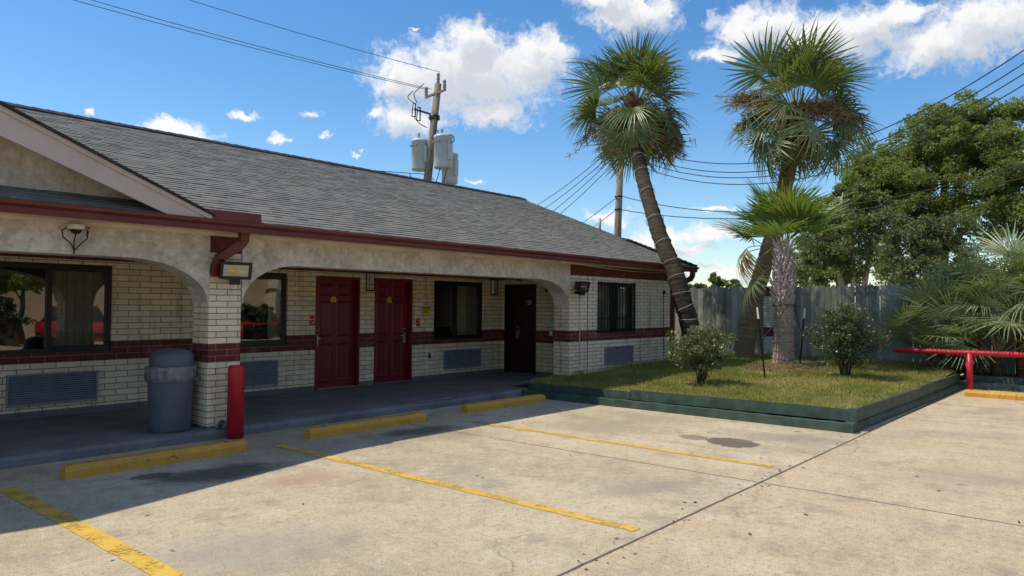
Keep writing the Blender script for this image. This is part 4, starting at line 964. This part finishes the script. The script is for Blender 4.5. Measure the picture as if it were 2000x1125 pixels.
tall_palm((18.5, 7.78, .3), [(18.5, 7.80, .2), (18.45, 7.56, 1.39), (18.4, 7.36, 2.11), (18.3, 7.13, 2.7), (18.0, 6.65, 3.94), (17.7, 6.29, 5.0), (17.55, 6.12, 5.7), (17.5, 6.04, 6.15)],
          [.27, .235, .215, .205, .19, .18, .19, .17], 'tall palm with tan trunk leaning right behind the small palm', 110, 38, 9, M['trunk_tan'],
          [(CAMA+PI+1.0, 1.2, .55, .27), (CAMA+PI+1.35, 1.5, .75, .28), (CAMA+PI-1.3, 1.5, .0, .26), (CAMA+PI-.9, 1.2, .2, .22), (CAMA+PI+.4, .7, .1, .18), (CAMA+PI-1.6, 1.4, .7, .22)], 9, ((1.6, -40, 1.1), (PI+.1, -55, .9), (-1.9, -46, 1.0), (-1.45, -24, 1.1)))
# small palm with criss-cross leaf bases
t = thing('palm_tree', (16.3, 5.9, .3), 'small stout palm with criss-cross leaf bases and bright green fronds', 'palm tree')
path, rr = trunk([(16.3, 5.9, .22), (16.3, 5.9, .62), (16.3, 5.9, 1.2), (16.3, 5.9, 1.75), (16.3, 5.91, 2.3), (16.3, 5.93, 2.95)], [.27, .225, .205, .195, .155, .12], M['trunk_pale'], t, 60)
cord_rings(t, path, rr, 4, .04, .56)
mb = MB(); r = random.Random(2)
for row in range(17):
    z = 1.80+row*.075; rad_ = .175-.06*row/17
    for q in range(6):
        a = 2*PI*(q+.5*(row % 2))/6+r.uniform(-.15, .15); ca, sa = math.cos(a), math.sin(a)
        for sg in (-1, 1):                           # split base: two straps meeting in a stub
            a0 = a+sg*.42; b = Vector((16.3+math.cos(a0)*rad_, 5.91+math.sin(a0)*rad_, z-.10)); e = Vector((16.3+ca*(rad_+.035), 5.91+sa*(rad_+.035), z+.07))
            mb.tube([b, (b+e)/2+Vector((ca*.02, sa*.02, 0)), e], [.026, .028, .022], 5, smooth=False)
        ln = r.uniform(.06, .20); b = Vector((16.3+ca*(rad_+.05), 5.91+sa*(rad_+.03), z+.05)); e = b+Vector((ca*ln*.55, sa*ln*.55, ln))
        mb.tube([b, e], [.027, .018], 5, smooth=False)
mb.build('leaf_bases', M['boot'], t)
c = Vector((16.3, 5.93, 2.95))
for i in range(19):
    u = (i+.5)/19; elev = math.radians(92-62*u)+r.uniform(-.1, .1); az_ = i*2.39996+1.1+r.uniform(-.25, .25)
    put_frond(t, r.choice(FY) if elev > .35 else r.choice(FB[:2]), c+Vector((math.cos(az_)*.06, math.sin(az_)*.06, .05-.25*u)), az_, elev, r.uniform(.88, 1.05), r.uniform(-.7, .7))
for k, (az_, el_) in enumerate(((CAMA+PI-1.35, -.55), )): put_frond(t, FB[k], c+Vector((0, 0, -.2)), az_, el_, .9, .2)
for k, (az_, el_) in enumerate(((CAMA+PI-1.5, .35), (CAMA+PI-1.75, .22))): put_frond(t, FD[k], c, az_, el_, .92, 0, 'dead_frond')
mb = MB(); mb.tube([(16.30+.25*math.cos(a), 5.9+.25*math.sin(a), 1.70+.02*math.sin(a*2)) for a in [2*PI*i/20 for i in range(21)]], .014, 6)
mb.build('tie_strap', M['darkgreen'], t)
# stakes and guy lines
for (b, e, lab, gy) in (((13.82, 5.36, .27), (13.80, 5.506, 1.652), 'thin dark stake with white tip left of the small palm', (16.12, 5.75, 1.70)),
                    ((16.42, 5.60, .30), (16.40, 5.474, 1.63), 'thin dark stake with white tip right of the small palm', (16.45, 5.72, 1.70))):
    t = thing('support_stake', b, lab, 'stake', 'stakes bracing the small palm'); b, e = Vector(b), Vector(e); mid = b+(e-b)*.84; d = (e-b).normalized()
    mb = MB(); mb.tube([b, mid], .019, 4, smooth=False); X = d.orthogonal().normalized()
    for i in range(14): p = b+(mid-b)*(.15+.06*i); mb.tube([p, p+X*.028], .008, 4)
    mb.build('post', M['frame'], t); MB().tube([mid, e], .021, 4, smooth=False).build('painted_tip', M['white'], t)
    p = b+(e-b)*.55; q = Vector(gy); MB().tube([p, p+(q-p)*.35+Vector((0, 0, -.04)), p+(q-p)*.7+Vector((0, 0, -.03)), q], .009, 5).build('guy_line', M['wire'], t)
# mulch mound litter
r = np.random.default_rng(4); n = 2600; a = r.uniform(0, 2*PI, n); d = np.sqrt(r.random(n))*1.0; x = 15.9+d*np.cos(a)*.95; y = 5.7+d*np.sin(a); z = np.array([bedz(p, q) for p, q in zip(x, y)])
b = r.uniform(0, PI, n); l = r.uniform(.015, .055, n); w_ = r.uniform(.003, .008, n); u = np.stack([np.cos(b)*l, np.sin(b)*l, r.uniform(-.3, .5, n)*l], 1); s_ = np.stack([-np.sin(b)*w_, np.cos(b)*w_, 0*b], 1); P = np.stack([x, y, z+.012], 1)
o = np_mesh('mulch', np.stack([P-u-s_, P+u-s_, P+u+s_, P-u+s_], 1).reshape(-1, 3), np.arange(4*n).reshape(-1, 4), M['mulch']); tag(o, 'brown mulch litter around the foot of the small palm', 'mulch', kind='stuff')

# palmettos beyond the rail
for i, (x, y, hz, n, sc, lab) in enumerate(((18.55, 3.0, .45, 19, .92, 'palmetto fan clump nearest the lawn corner'), (18.6, 2.2, .35, 20, .95, 'palmetto fan clump behind the red rail post'), (18.75, 1.75, 1.25, 22, 1.02, 'tallest palmetto fan clump rising behind the rail'),
                                         (18.6, 1.0, .75, 20, 1.02, 'palmetto fan clump at the right edge of the picture'), (18.8, .2, 1.2, 14, 1.05, 'palmetto fan clump beyond the right edge of the picture'),
                                         (18.85, 2.65, .95, 20, .92, 'palmetto fan clump close against the fence left of the tallest one'), (18.6, 3.5, .3, 16, .72, 'smallest palmetto fan clump at the left end of the row'))):
    t = thing('palmetto', (x, y, .2), lab, 'palmetto', 'palmettos behind the red rail'); r = random.Random(60+i)
    MB().tube([(x, y, .15), (x+.03, y, .2+hz*.6), (x, y+.02, .25+hz)], [.13, .11, .09], 8, wob=.12).build('stem', M['fibre'], t)
    for k in range(n):
        u = (k+.5)/n; el_ = math.radians(88-66*u)+r.uniform(-.1, .1); az_ = k*2.39996+i+r.uniform(-.3, .3)
        put_frond(t, FP[k % 4], (x, y, .25+hz), az_, el_, sc*r.uniform(.82, 1.08), r.uniform(-.9, .9))
# ------------------------------------------------------------------ leafy crowns
def leaf_cloud(name, parent, mat, cen, rad, nc, nl, size, seed, clump=.22, shell=.35, flat=.6, shape=None, lumps=None):
    """leaf-sized diamond faces in many clumps spread through an uneven crown volume"""
    r = np.random.default_rng(seed); cen, rad = np.array(cen, float), np.array(rad, float)
    d = r.normal(size=(nc, 3)); d /= np.linalg.norm(d, axis=1)[:, None]; rr = (shell+(1-shell)*r.random(nc))**.6
    wobble = 1+.30*np.sin(d[:, 0]*5+seed)*np.cos(d[:, 2]*4+seed*.7)+.20*np.sin(d[:, 1]*9+seed*1.3)
    C = cen+d*rad*(rr*wobble)[:, None]
    if shape is not None: C = C[shape(C)]
    k = len(C); cs = clump*np.mean(rad)*r.uniform(.5, 1.25, k)
    cnt = r.integers(int(nl*.6), int(nl*1.4), k); idx = np.repeat(np.arange(k), cnt); n = len(idx)
    q = r.normal(size=(n, 3)); q /= np.linalg.norm(q, axis=1)[:, None]; q *= (r.random(n)**.45)[:, None]*cs[idx][:, None]; q[:, 2] *= flat
    P = C[idx]+q
    a = r.normal(size=(n, 3)); a /= np.linalg.norm(a, axis=1)[:, None]; b = np.cross(a, r.normal(size=(n, 3))+np.array([0, 0, .7])); b /= np.linalg.norm(b, axis=1)[:, None]
    L = size*r.uniform(.6, 1.3, n)[:, None]; V = np.stack([P-a*L, P+b*L*.42, P+a*L, P-b*L*.42], 1).reshape(-1, 3)
    np_mesh(name, V, np.arange(4*n).reshape(-1, 4), mat, parent); return C
def tree(name, loc, crowns, limbs, rad, bark, mat, label, group='trees behind the fence', cat='tree'):
    t = thing(name, loc, label, cat, group); mb = MB(); r = random.Random(int(loc[1]*100))
    for L in limbs:
        k = len(L['p']); mb.tube(L['p'], [L['r']*(1-.75*i/(k-1)) for i in range(k)], 9, wob=.08)
    ends = []
    tw = MB()
    Cs = []
    for c in crowns: Cs.append((leaf_cloud('crown', t, mat, **c)))
    allc = np.concatenate(Cs); pts = [Vector(p) for L in limbs for p in L['p'][1:]]
    for c_ in allc[::4]:                             # branchlets reach the leaf clumps
        c_ = Vector(c_); p = min(pts, key=lambda q: (q-c_).length)
        mb.tube([p, p+(c_-p)*.5+Vector((r.uniform(-.15, .15), r.uniform(-.15, .15), r.uniform(-.05, .25))), c_], [.035, .022, .008], 4, cap=False)
    mb.build('trunk', bark, t); return t
tree('oak_tree', (29, 5.0, 0), [dict(cen=(29, 5.3, 6.3), rad=(2.6, 2.9, 2.3), nc=215, nl=290, size=.064, seed=11, clump=.19), dict(cen=(28.6, 4.3, 7.6), rad=(1.7, 1.6, 1.25), nc=95, nl=260, size=.064, seed=12, clump=.25), dict(cen=(28.8, 6.9, 6.2), rad=(1.8, 1.5, 1.5), nc=90, nl=260, size=.064, seed=13, clump=.25)],
     [dict(p=[(29, 5, 0), (29, 5.05, 2), (29.1, 5.0, 4), (29, 4.9, 6), (28.8, 4.5, 7.8)], r=.30), dict(p=[(29, 5.0, 3), (28.9, 6.0, 4.6), (28.8, 6.9, 6)], r=.16), dict(p=[(29.1, 5, 3.6), (29.3, 3.9, 5), (29.1, 3.4, 6.4)], r=.15)], .3, M['bark'], M['oak'], 'large oak with sunlit olive crown towering behind the fence')
tree('oak_tree', (27.5, 1.2, 0), [dict(cen=(27.5, 1.6, 4.6), rad=(2.0, 2.3, 2.6), nc=170, nl=270, size=.064, seed=21, clump=.22)],
     [dict(p=[(27.5, 1.2, 0), (27.5, 1.3, 2.2), (27.4, 1.5, 4), (27.4, 1.4, 6)], r=.24), dict(p=[(27.5, 1.3, 2), (27.3, 2.5, 3.6), (27.2, 3.0, 5)], r=.12)], .24, M['bark'], M['oak_dark'], 'dark green tree at the right edge behind the palmettos')
tree('pale_tree', (26.5, 7.6, 0), [dict(cen=(26.6, 7.4, 3.9), rad=(1.5, 1.9, 1.55), nc=120, nl=120, size=.075, seed=31, clump=.26, shell=.25), dict(cen=(27.2, 8.7, 3.2), rad=(1.0, 1.2, 1.1), nc=55, nl=100, size=.075, seed=33, clump=.26, shell=.2), dict(cen=(26.8, 7.2, 5.2), rad=(1.2, 1.3, 1.0), nc=60, nl=120, size=.075, seed=32, clump=.26)],
     [dict(p=[(26.5, 7.6, 0), (26.5, 7.55, 2.2), (26.45, 7.8, 3.4), (26.5, 7.7, 4.8)], r=.15), dict(p=[(26.6, 6.95, 0), (26.55, 6.95, 2.0), (26.7, 6.75, 3.6), (26.6, 6.4, 5.2)], r=.14), dict(p=[(26.5, 7.2, 2.4), (26.4, 7.2, 4.4)], r=.08)], .15, M['bark_pale'], M['pale_leaf'], 'thin tree with white forked trunks and loose pale leaves')
tree('evergreen_tree', (24.5, 4.6, 0), [dict(cen=(24.5, 4.7, 2.9), rad=(1.2, 1.35, 1.65), nc=150, nl=190, size=.06, seed=41, clump=.22, flat=.9)],
     [dict(p=[(24.5, 4.6, 0), (24.5, 4.65, 2), (24.5, 4.7, 4.2)], r=.12)], .12, M['bark'], M['grey_leaf'], 'dense grey green round-topped tree just over the fence')
tree('pale_tree', (31, 10.6, 0), [dict(cen=(31, 9.6, 3.2), rad=(1.3, 1.6, 1.1), nc=60, nl=80, size=.10, seed=51, clump=.28)],
     [dict(p=[(31, 10.0, 0), (31, 9.7, 2), (31, 9.5, 3.6)], r=.11)], .1, M['bark_pale'], M['pale_leaf'], 'low pale sapling between the small palm and the oak')
for i, (x, y, z, ry, lab) in enumerate(((28, 14.0, 2.35, .75, 'small bush top showing over the fence next to the roof corner'), (28, 12.75, 2.2, .5, 'low bush top over the fence middle'), (28, 12.1, 2.25, .3, 'narrow bush top over the fence left of the tan palm'))):
    tree('bush', (x, y, 0), [dict(cen=(x, y, z-.3), rad=(.6, ry, .8), nc=40, nl=70, size=.10, seed=61+i, clump=.3)], [dict(p=[(x, y, 0), (x, y, 1), (x, y, z-.3)], r=.06)], .05, M['bark'], M['pale_leaf'], lab, 'bush tops beyond the fence', 'bush')
# shrubs on the lawn
def shrub(loc, rad, h, mat, seed, label, nc, nl, size):
    x, y, z = loc; t = thing('shrub', loc, label, 'shrub', 'shrubs on the lawn'); r = random.Random(seed); mb = MB(); tips = []
    for i in range(15):
        a = 2*PI*i/15+r.uniform(-.2, .2); q = rad*r.uniform(.2, .85); e = Vector((x+q*math.cos(a), y+q*math.sin(a), z+h*r.uniform(.55, .97)))
        b = Vector((x+.05*math.cos(a), y+.05*math.sin(a), z-.03)); m1 = b+(e-b)*.45+Vector((-.12*rad*math.cos(a), -.12*rad*math.sin(a), .04)); mb.tube([b, m1, e], [.016, .010, .004], 5); tips += [e, m1*.4+e*.6]
        for k in range(3):
            p = m1+(e-m1)*r.uniform(.1, .9); f = p+Vector((r.uniform(-.2, .2), r.uniform(-.2, .2), r.uniform(.02, .22)))*rad*1.4; mb.tube([p, f], [.006, .003], 4); tips.append(f)
    mb.build('stems', M['twig'], t)
    leaf_cloud('foliage', t, mat, (x, y, z+h*.58), (rad, rad, h*.44), nc, nl, size, seed, clump=.26, shell=.2, flat=.8, shape=lambda C: (np.hypot(C[:, 0]-x, C[:, 1]-y) < rad*(.35+.95*np.clip((C[:, 2]-z)/h*1.6, 0, 1))))
shrub((12.31, 5.94, .26), .56, 1.06, M['shrub'], 3, 'rounded olive shrub left of the small palm', 140, 62, .028)
shrub((14.92, 4.22, .29), .66, 1.36, M['shrub_dark'], 8, 'dark glossy shrub right of the small palm', 160, 62, .032)
# low weeds at the planter corner
t = thing('weed_clump', (18.15, 2.9, .2), 'low dark weeds between the planter corner and the rail', 'weeds')
leaf_cloud('foliage', t, M['shrub_dark'], (18.3, 2.75, .45), (.35, .55, .32), 55, 40, .045, 77, clump=.3)

# ------------------------------------------------------------------ red pipe rail
def rail(x, y0, y1, posts, label, z=.755):
    t = thing('pipe_rail', (x, (y0+y1)/2, 0), label, 'rail'); n = 12
    MB().tube([(x, y0+(y1-y0)*i/n, z+.004*math.sin(i*1.7)) for i in range(n+1)], .055, 18).build('crossbar', M['redpipe'], t)
    for y in posts: MB().tube([(x, y, -.02), (x, y, z-.01)], .062, 18).build('post', M['redpipe'], t)
    return t
rail(17.4, 3.93, -1.4, (2.52, -.4), 'red pipe rail on a thick post before the palmettos')

# ------------------------------------------------------------------ utility poles and lines
t = thing('utility_pole', (20.25, 21.9, 0), 'leaning wooden utility pole with transformers behind the roof', 'utility pole')
pt = lambda z: Vector((20, 21.5+(z-6.65)*-.147, z))
MB().tube([pt(0), pt(4), pt(7), pt(10.45)], [.19, .18, .165, .14], 14, wob=.02).build('pole', M['wood_pole'], t)
def arm(a, b, w_, name, mat): MB().tube([a, b], w_, 4, smooth=False).build(name, mat, t)
arm((20-.12, 21.55, 9.98), (20-.12, 20.40, 10.08), .055, 'crossarm', M['wood_pole']); arm((20-.15, 22.15, 9.60), (20-.05, 21.1, 9.20), .055, 'crossarm', M['frame'])
ins = [(.0, 0), (.055, .02), (.06, .06), (.04, .08), (.06, .10), (.06, .14), (.04, .16), (.058, .18), (.055, .24), (.03, .27), (0, .28)]
MB().lathe([(r_*1.2, z*1.6) for r_, z in ins], pt(10.45), 12).build('insulator', M['insul'], t)
for p in ((19.88, 21.5, 10.03), (19.88, 20.46, 10.12)): MB().lathe([(r_*1.25, z*1.35) for r_, z in ins], p, 12).build('insulator', M['insul'], t)
for p in ((19.85, 22.1, 9.55), (19.88, 21.85, 9.35)):
    MB().tube([(p[0], p[1], p[2]-.28), (p[0], p[1], p[2]+.28)], .03, 6).tube([(p[0]-.14, p[1]+.05, p[2]-.28), (p[0]-.12, p[1]+.02, p[2]+.28)], .022, 6).tube([(p[0], p[1], p[2]+.27), (p[0]-.13, p[1]+.02, p[2]+.27)], .02, 6).tube([(p[0], p[1], p[2]-.27), (p[0]-.15, p[1]+.05, p[2]-.27)], .02, 6).build('fuse_cutout', M['frame'], t)
MB().lathe([(.17, -.10), (.22, -.08), (.22, .08), (.17, .10)], pt(9.12), 14).build('clamp_band', M['frame'], t)
def transformer(p, r_, h):
    x, y, z = p
    b = MB().lathe([(0, 0), (r_*.9, .0), (r_*.97, .03), (r_, .06), (r_, h*.93), (r_*1.05, h*.94), (r_*1.05, h), (r_*.8, h+.07), (0, h+.10)], p, 28).build('transformer', M['transf'], t)
    MB().lathe([(a*.9, q*1.1) for a, q in ins], (x, y+.08, z+h+.04), 10).build('bushing', M['insul'], b)
    for k in range(3): MB().tube([(x-r_*.95+.0, y-.15+.15*k, z+h*.80), (x-r_*1.18, y-.15+.15*k, z+h*.80)], .035, 8).build('lug', M['insul'], b)
    MB().box(x-.08, x+.08, y-r_*1.25, y-r_*.9, z+h*.25, z+h*.8).build('hanger_bracket', M['transf'], b)
    MB().tube([(x, y+r_, z+h*.85), (x, y+r_*1.22, z+h*.75), (x, y+r_*1.22, z+h*.2), (x, y+r_, z+h*.1)], .02, 6).build('radiator_pipe', M['transf'], b)
transformer((19.85, 21.80, 7.05), .345, 1.20); transformer((19.75, 20.36, 6.95), .36, 1.25); transformer((20.75, 21.0, 6.55), .33, 1.2)
mb = MB()
for pts in ([(19.8, 22.1, 9.25), (19.8, 21.8, 8.95), (19.9, 21.45, 8.75)], [(19.8, 21.3, 9.1), (19.8, 20.9, 9.05), (19.75, 20.75, 8.7), (19.8, 20.9, 8.35), (19.9, 21.2, 8.3)], [(19.9, 21.1, 8.75), (19.8, 20.75, 8.5), (19.8, 20.58, 8.25)],
            [(19.7, 20.3, 7.95), (19.7, 20.1, 8.2), (19.7, 19.8, 8.15), (19.7, 19.72, 7.95), (19.7, 19.95, 7.85), (19.7, 20.25, 7.82)], [(19.7, 20.2, 7.5), (19.7, 20.1, 7.55), (19.7, 20.05, 7.1), (19.7, 20.2, 6.6), (19.7, 20.4, 6.0)], [(19.6, 20.3, 7.5), (19.6, 20.35, 7.0), (19.6, 20.6, 6.4), (19.6, 20.9, 6.1)],
            [(19.8, 22.35, 7.0), (19.8, 22.2, 6.6), (19.8, 22.15, 6.2)], [(20, 21.3, 7.2), (19.85, 21.1, 6.7), (19.85, 20.95, 6.6)], [(19.9, 22.05, 9.85), (19.8, 22.15, 10.2), (19.85, 21.9, 10.4), (19.85, 21.6, 10.55)], [(19.8, 22.15, 9.85), (19.7, 22.4, 10.1), (19.8, 22.2, 10.35)]):
    P = [Vector(p) for p in pts]; Q = []
    for i in range(len(P)-1):
        p0, p1, p2, p3 = P[max(i-1, 0)], P[i], P[i+1], P[min(i+2, len(P)-1)]
        for j in range(5): u = j/5; Q.append(.5*((2*p1)+(p2-p0)*u+(2*p0-5*p1+4*p2-p3)*u*u+(3*p1-p0-3*p2+p3)*u**3))
    MB().tube(Q+[P[-1]], .018, 6).build('jumper_lead', M['wire'], t)
t = thing('utility_pole', (25.4, 16, 0), 'plain wooden utility pole behind the leaning palm', 'utility pole')
MB().tube([(25.35, 16, 0), (25.5, 16, 5), (25.75, 16, 8.9)], [.17, .15, .12], 12, wob=.02).build('pole', M['wood_pole'], t)
mb = MB()
for z in (8.35, 8.15, 7.95, 7.70): mb.lathe([(0, -.05), (.05, -.04), (.05, .04), (0, .05)], (25.62, 15.86, z), 8)
mb.build('spool_insulator', M['frame'], t)
mb = MB(); 
for z in (6.15, 5.62): mb.lathe([(.13, -.03), (.16, -.02), (.16, .02), (.13, .03)], (25.52, 16, z), 12)
mb.build('clamp_band', M['frame'], t)
def line(a, b, sag, rad, label, group):
    a, b = Vector(a), Vector(b); n = 40; pts = [a+(b-a)*i/n-Vector((0, 0, 4*sag*(i/n)*(1-i/n))) for i in range(n+1)]
    tag(MB().tube(pts, rad, 6).build('power_line', M['wire']), label, 'power line', group)
gw = 'wires right of the plain pole'
for (z, b, s_, lab) in ((8.50, (23, .0, 9.85), 2.5, 'topmost of the four wires sweeping to the upper right'), (8.15, (23, -.2, 9.62), 2.5, 'second of the four wires sweeping to the upper right'), (7.95, (23, -.35, 9.42), 2.5, 'third of the four wires sweeping to the upper right'), (7.70, (23, -.5, 9.20), 2.5, 'lowest of the four wires sweeping to the upper right'),
                   (6.15, (21, -9, 10.2), 3.0, 'upper of the two cables crossing behind the small palm'), (5.60, (21, -9, 8.6), 2.2, 'lower of the two cables crossing behind the small palm')):
    line((25.62, 15.86, z), b, s_, .016, lab, gw)
for k, (z, zb, lab) in enumerate(((8.35, 9.4, 'topmost of four wires dropping behind the roof'), (8.15, 8.6, 'second of four wires dropping behind the roof'), (7.95, 7.7, 'third of four wires dropping behind the roof'), (7.70, 6.9, 'lowest of four wires dropping behind the roof'))):
    line((25.6, 16.1, z), (42+.4*k, 42, zb-1.6), 1.2, .016, lab, 'wires left of the plain pole')
for z, zb, lab in ((6.1, 3.2, 'upper thin cable running down to the roof edge'), (5.6, 2.4, 'lower thin cable running down to the roof edge')):
    line((25.5, 16.1, z), (40, 38, zb), .5, .014, lab, 'wires left of the plain pole')
for (a, b, lab) in (((20, 20.85, 10.9), (4.6, 25.5, 13.0), 'highest thin line running left from the transformer pole'), ((19.9, 21.2, 10.25), (3.2, 25.5, 11.95), 'middle thin line running left from the transformer pole'), ((19.88, 21.5, 10.3), (2.9, 25.5, 11.75), 'lowest thin line running left from the transformer pole')):
    a, b = Vector(a), Vector(b); b = a+(b-a)*1.7; line(a, b, .55, .010, lab, 'lines left of the transformer pole')
line((20, 21.6, 6.9), (2, 23.5, 6.3), .2, .014, 'single thin line just above the roof ridge', 'lines left of the transformer pole')

# ------------------------------------------------------------------ across the lot (seen in the window reflections)
t = thing('neighbour_building', (12, -17, 0), 'cream rendered building across the lot', 'building')
MB().box(-8, 34, -22, -16, 0, 4.6).build('wall', plain('cream_render', (.55, .40, .26), .85, 0, .15, .8, .2), t)
MB().box(-8.4, 34.4, -22.4, -15.6, 4.6, 4.9).build('roof', M['shingle_dark'], t)
mb = MB()
for x in (2, 9, 16, 23): mb.box(x, x+.6, -15.998, -15.7, 0, 4.55)
mb.build('pilaster', M['brick_front'], t)
for i, (x0, x1) in enumerate(((3.0, 8.9), (13.5, 20.5))):
    t = thing('hedge', ((x0+x1)/2, -9, 0), ('clipped dark hedge across the lot', 'clipped dark hedge behind the far red rail')[i], 'hedge', 'hedges across the lot')
    leaf_cloud('foliage', t, M['shrub_dark'], ((x0+x1)/2, -9, (.9, .72)[i]), ((x1-x0)/2, .6, (.95, .75)[i]), 420, 90, .08, 90+i, clump=.16, shell=.15)
    MB().box(x0+.3, x1-.3, -9.3, -8.7, 0, .9).build('inner_twigs', M['twig'], t)
tree('oak_tree', (9.2, -10.5, 0), [dict(cen=(9.2, -10.5, 3.0), rad=(1.3, 1.3, 1.6), nc=60, nl=60, size=.11, seed=95, clump=.26)], [dict(p=[(9.2, -10.5, 0), (9.2, -10.4, 1.6), (9.3, -10.5, 3)], r=.12)], .12, M['bark'], M['oak'], 'small tree across the lot', 'planting across the lot')
t = thing('pipe_rail', (17, -8.2, 0), 'red pipe rail across the lot before the hedge', 'rail')
MB().tube([(14.6, -8.2, .72), (19.6, -8.2, .72)], .05, 14).build('crossbar', M['redpipe'], t); MB().tube([(17.1, -8.2, 0), (17.1, -8.2, .71)], .06, 14).build('post', M['redpipe'], t)
# parked red car
t = thing('parked_car', (9.75, -6.2, 0), 'red hatchback parked across the lot', 'car')
sec = [(-2.05, .35, .62, .70), (-2.0, .30, .78, .82), (-1.2, .25, .90, .86), (-.75, .25, .96, .88), (0, .25, .98, .88), (1.2, .25, .98, .88), (1.85, .28, .96, .85), (2.0, .35, .85, .78)]
def loft(mb, rows, mi):
    V = []; 
    for (l, z0, z1, w_) in rows:
        V += [(9.75-w_*.94, -6.2-l, z0), (9.75-w_, -6.2-l, (z0+z1)/2), (9.75-w_*.90, -6.2-l, z1), (9.75+w_*.90, -6.2-l, z1), (9.75+w_, -6.2-l, (z0+z1)/2), (9.75+w_*.94, -6.2-l, z0)]
    k = len(rows); mb.add(V, [(i*6+j, i*6+(j+1) % 6, i*6+6+(j+1) % 6, i*6+6+j) for i in range(k-1) for j in range(6)]+[tuple(range(6))[::-1], tuple(range(k*6-6, k*6))], mi, True)
mb = MB(); loft(mb, sec, 0); mb.build('body', M['red'], t)
mb = MB(); loft(mb, [(-.70, .90, .97, .80), (.0, .90, 1.42, .70), (.6, .90, 1.46, .70), (1.3, .90, 1.42, .68), (1.85, .90, .98, .74)], 0); cb = mb.build('cabin_glass', M['black'], t)
MB().box(9.10, 10.4, -7.6, -6.25, 1.44, 1.475).build('roof', M['red'], t)
for sx in (-1, 1):
    for yy in (-4.9, -7.5): 
        wl = MB().tube([(9.75+sx*.70, yy, .32), (9.75+sx*.90, yy, .32)], .32, 20).build('wheel', M['black'], t); MB().tube([(9.75+sx*.901, yy, .32), (9.75+sx*.91, yy, .32)], .2, 16).build('rim', M['steel'], wl)
    MB().box(9.75+sx*.62-.17, 9.75+sx*.62+.17, -4.19, -4.14, .60, .74).build('headlight', M['steel'], t)
MB().box(9.35, 10.15, -4.16, -4.135, .42, .58).build('front_grille', M['black'], t)
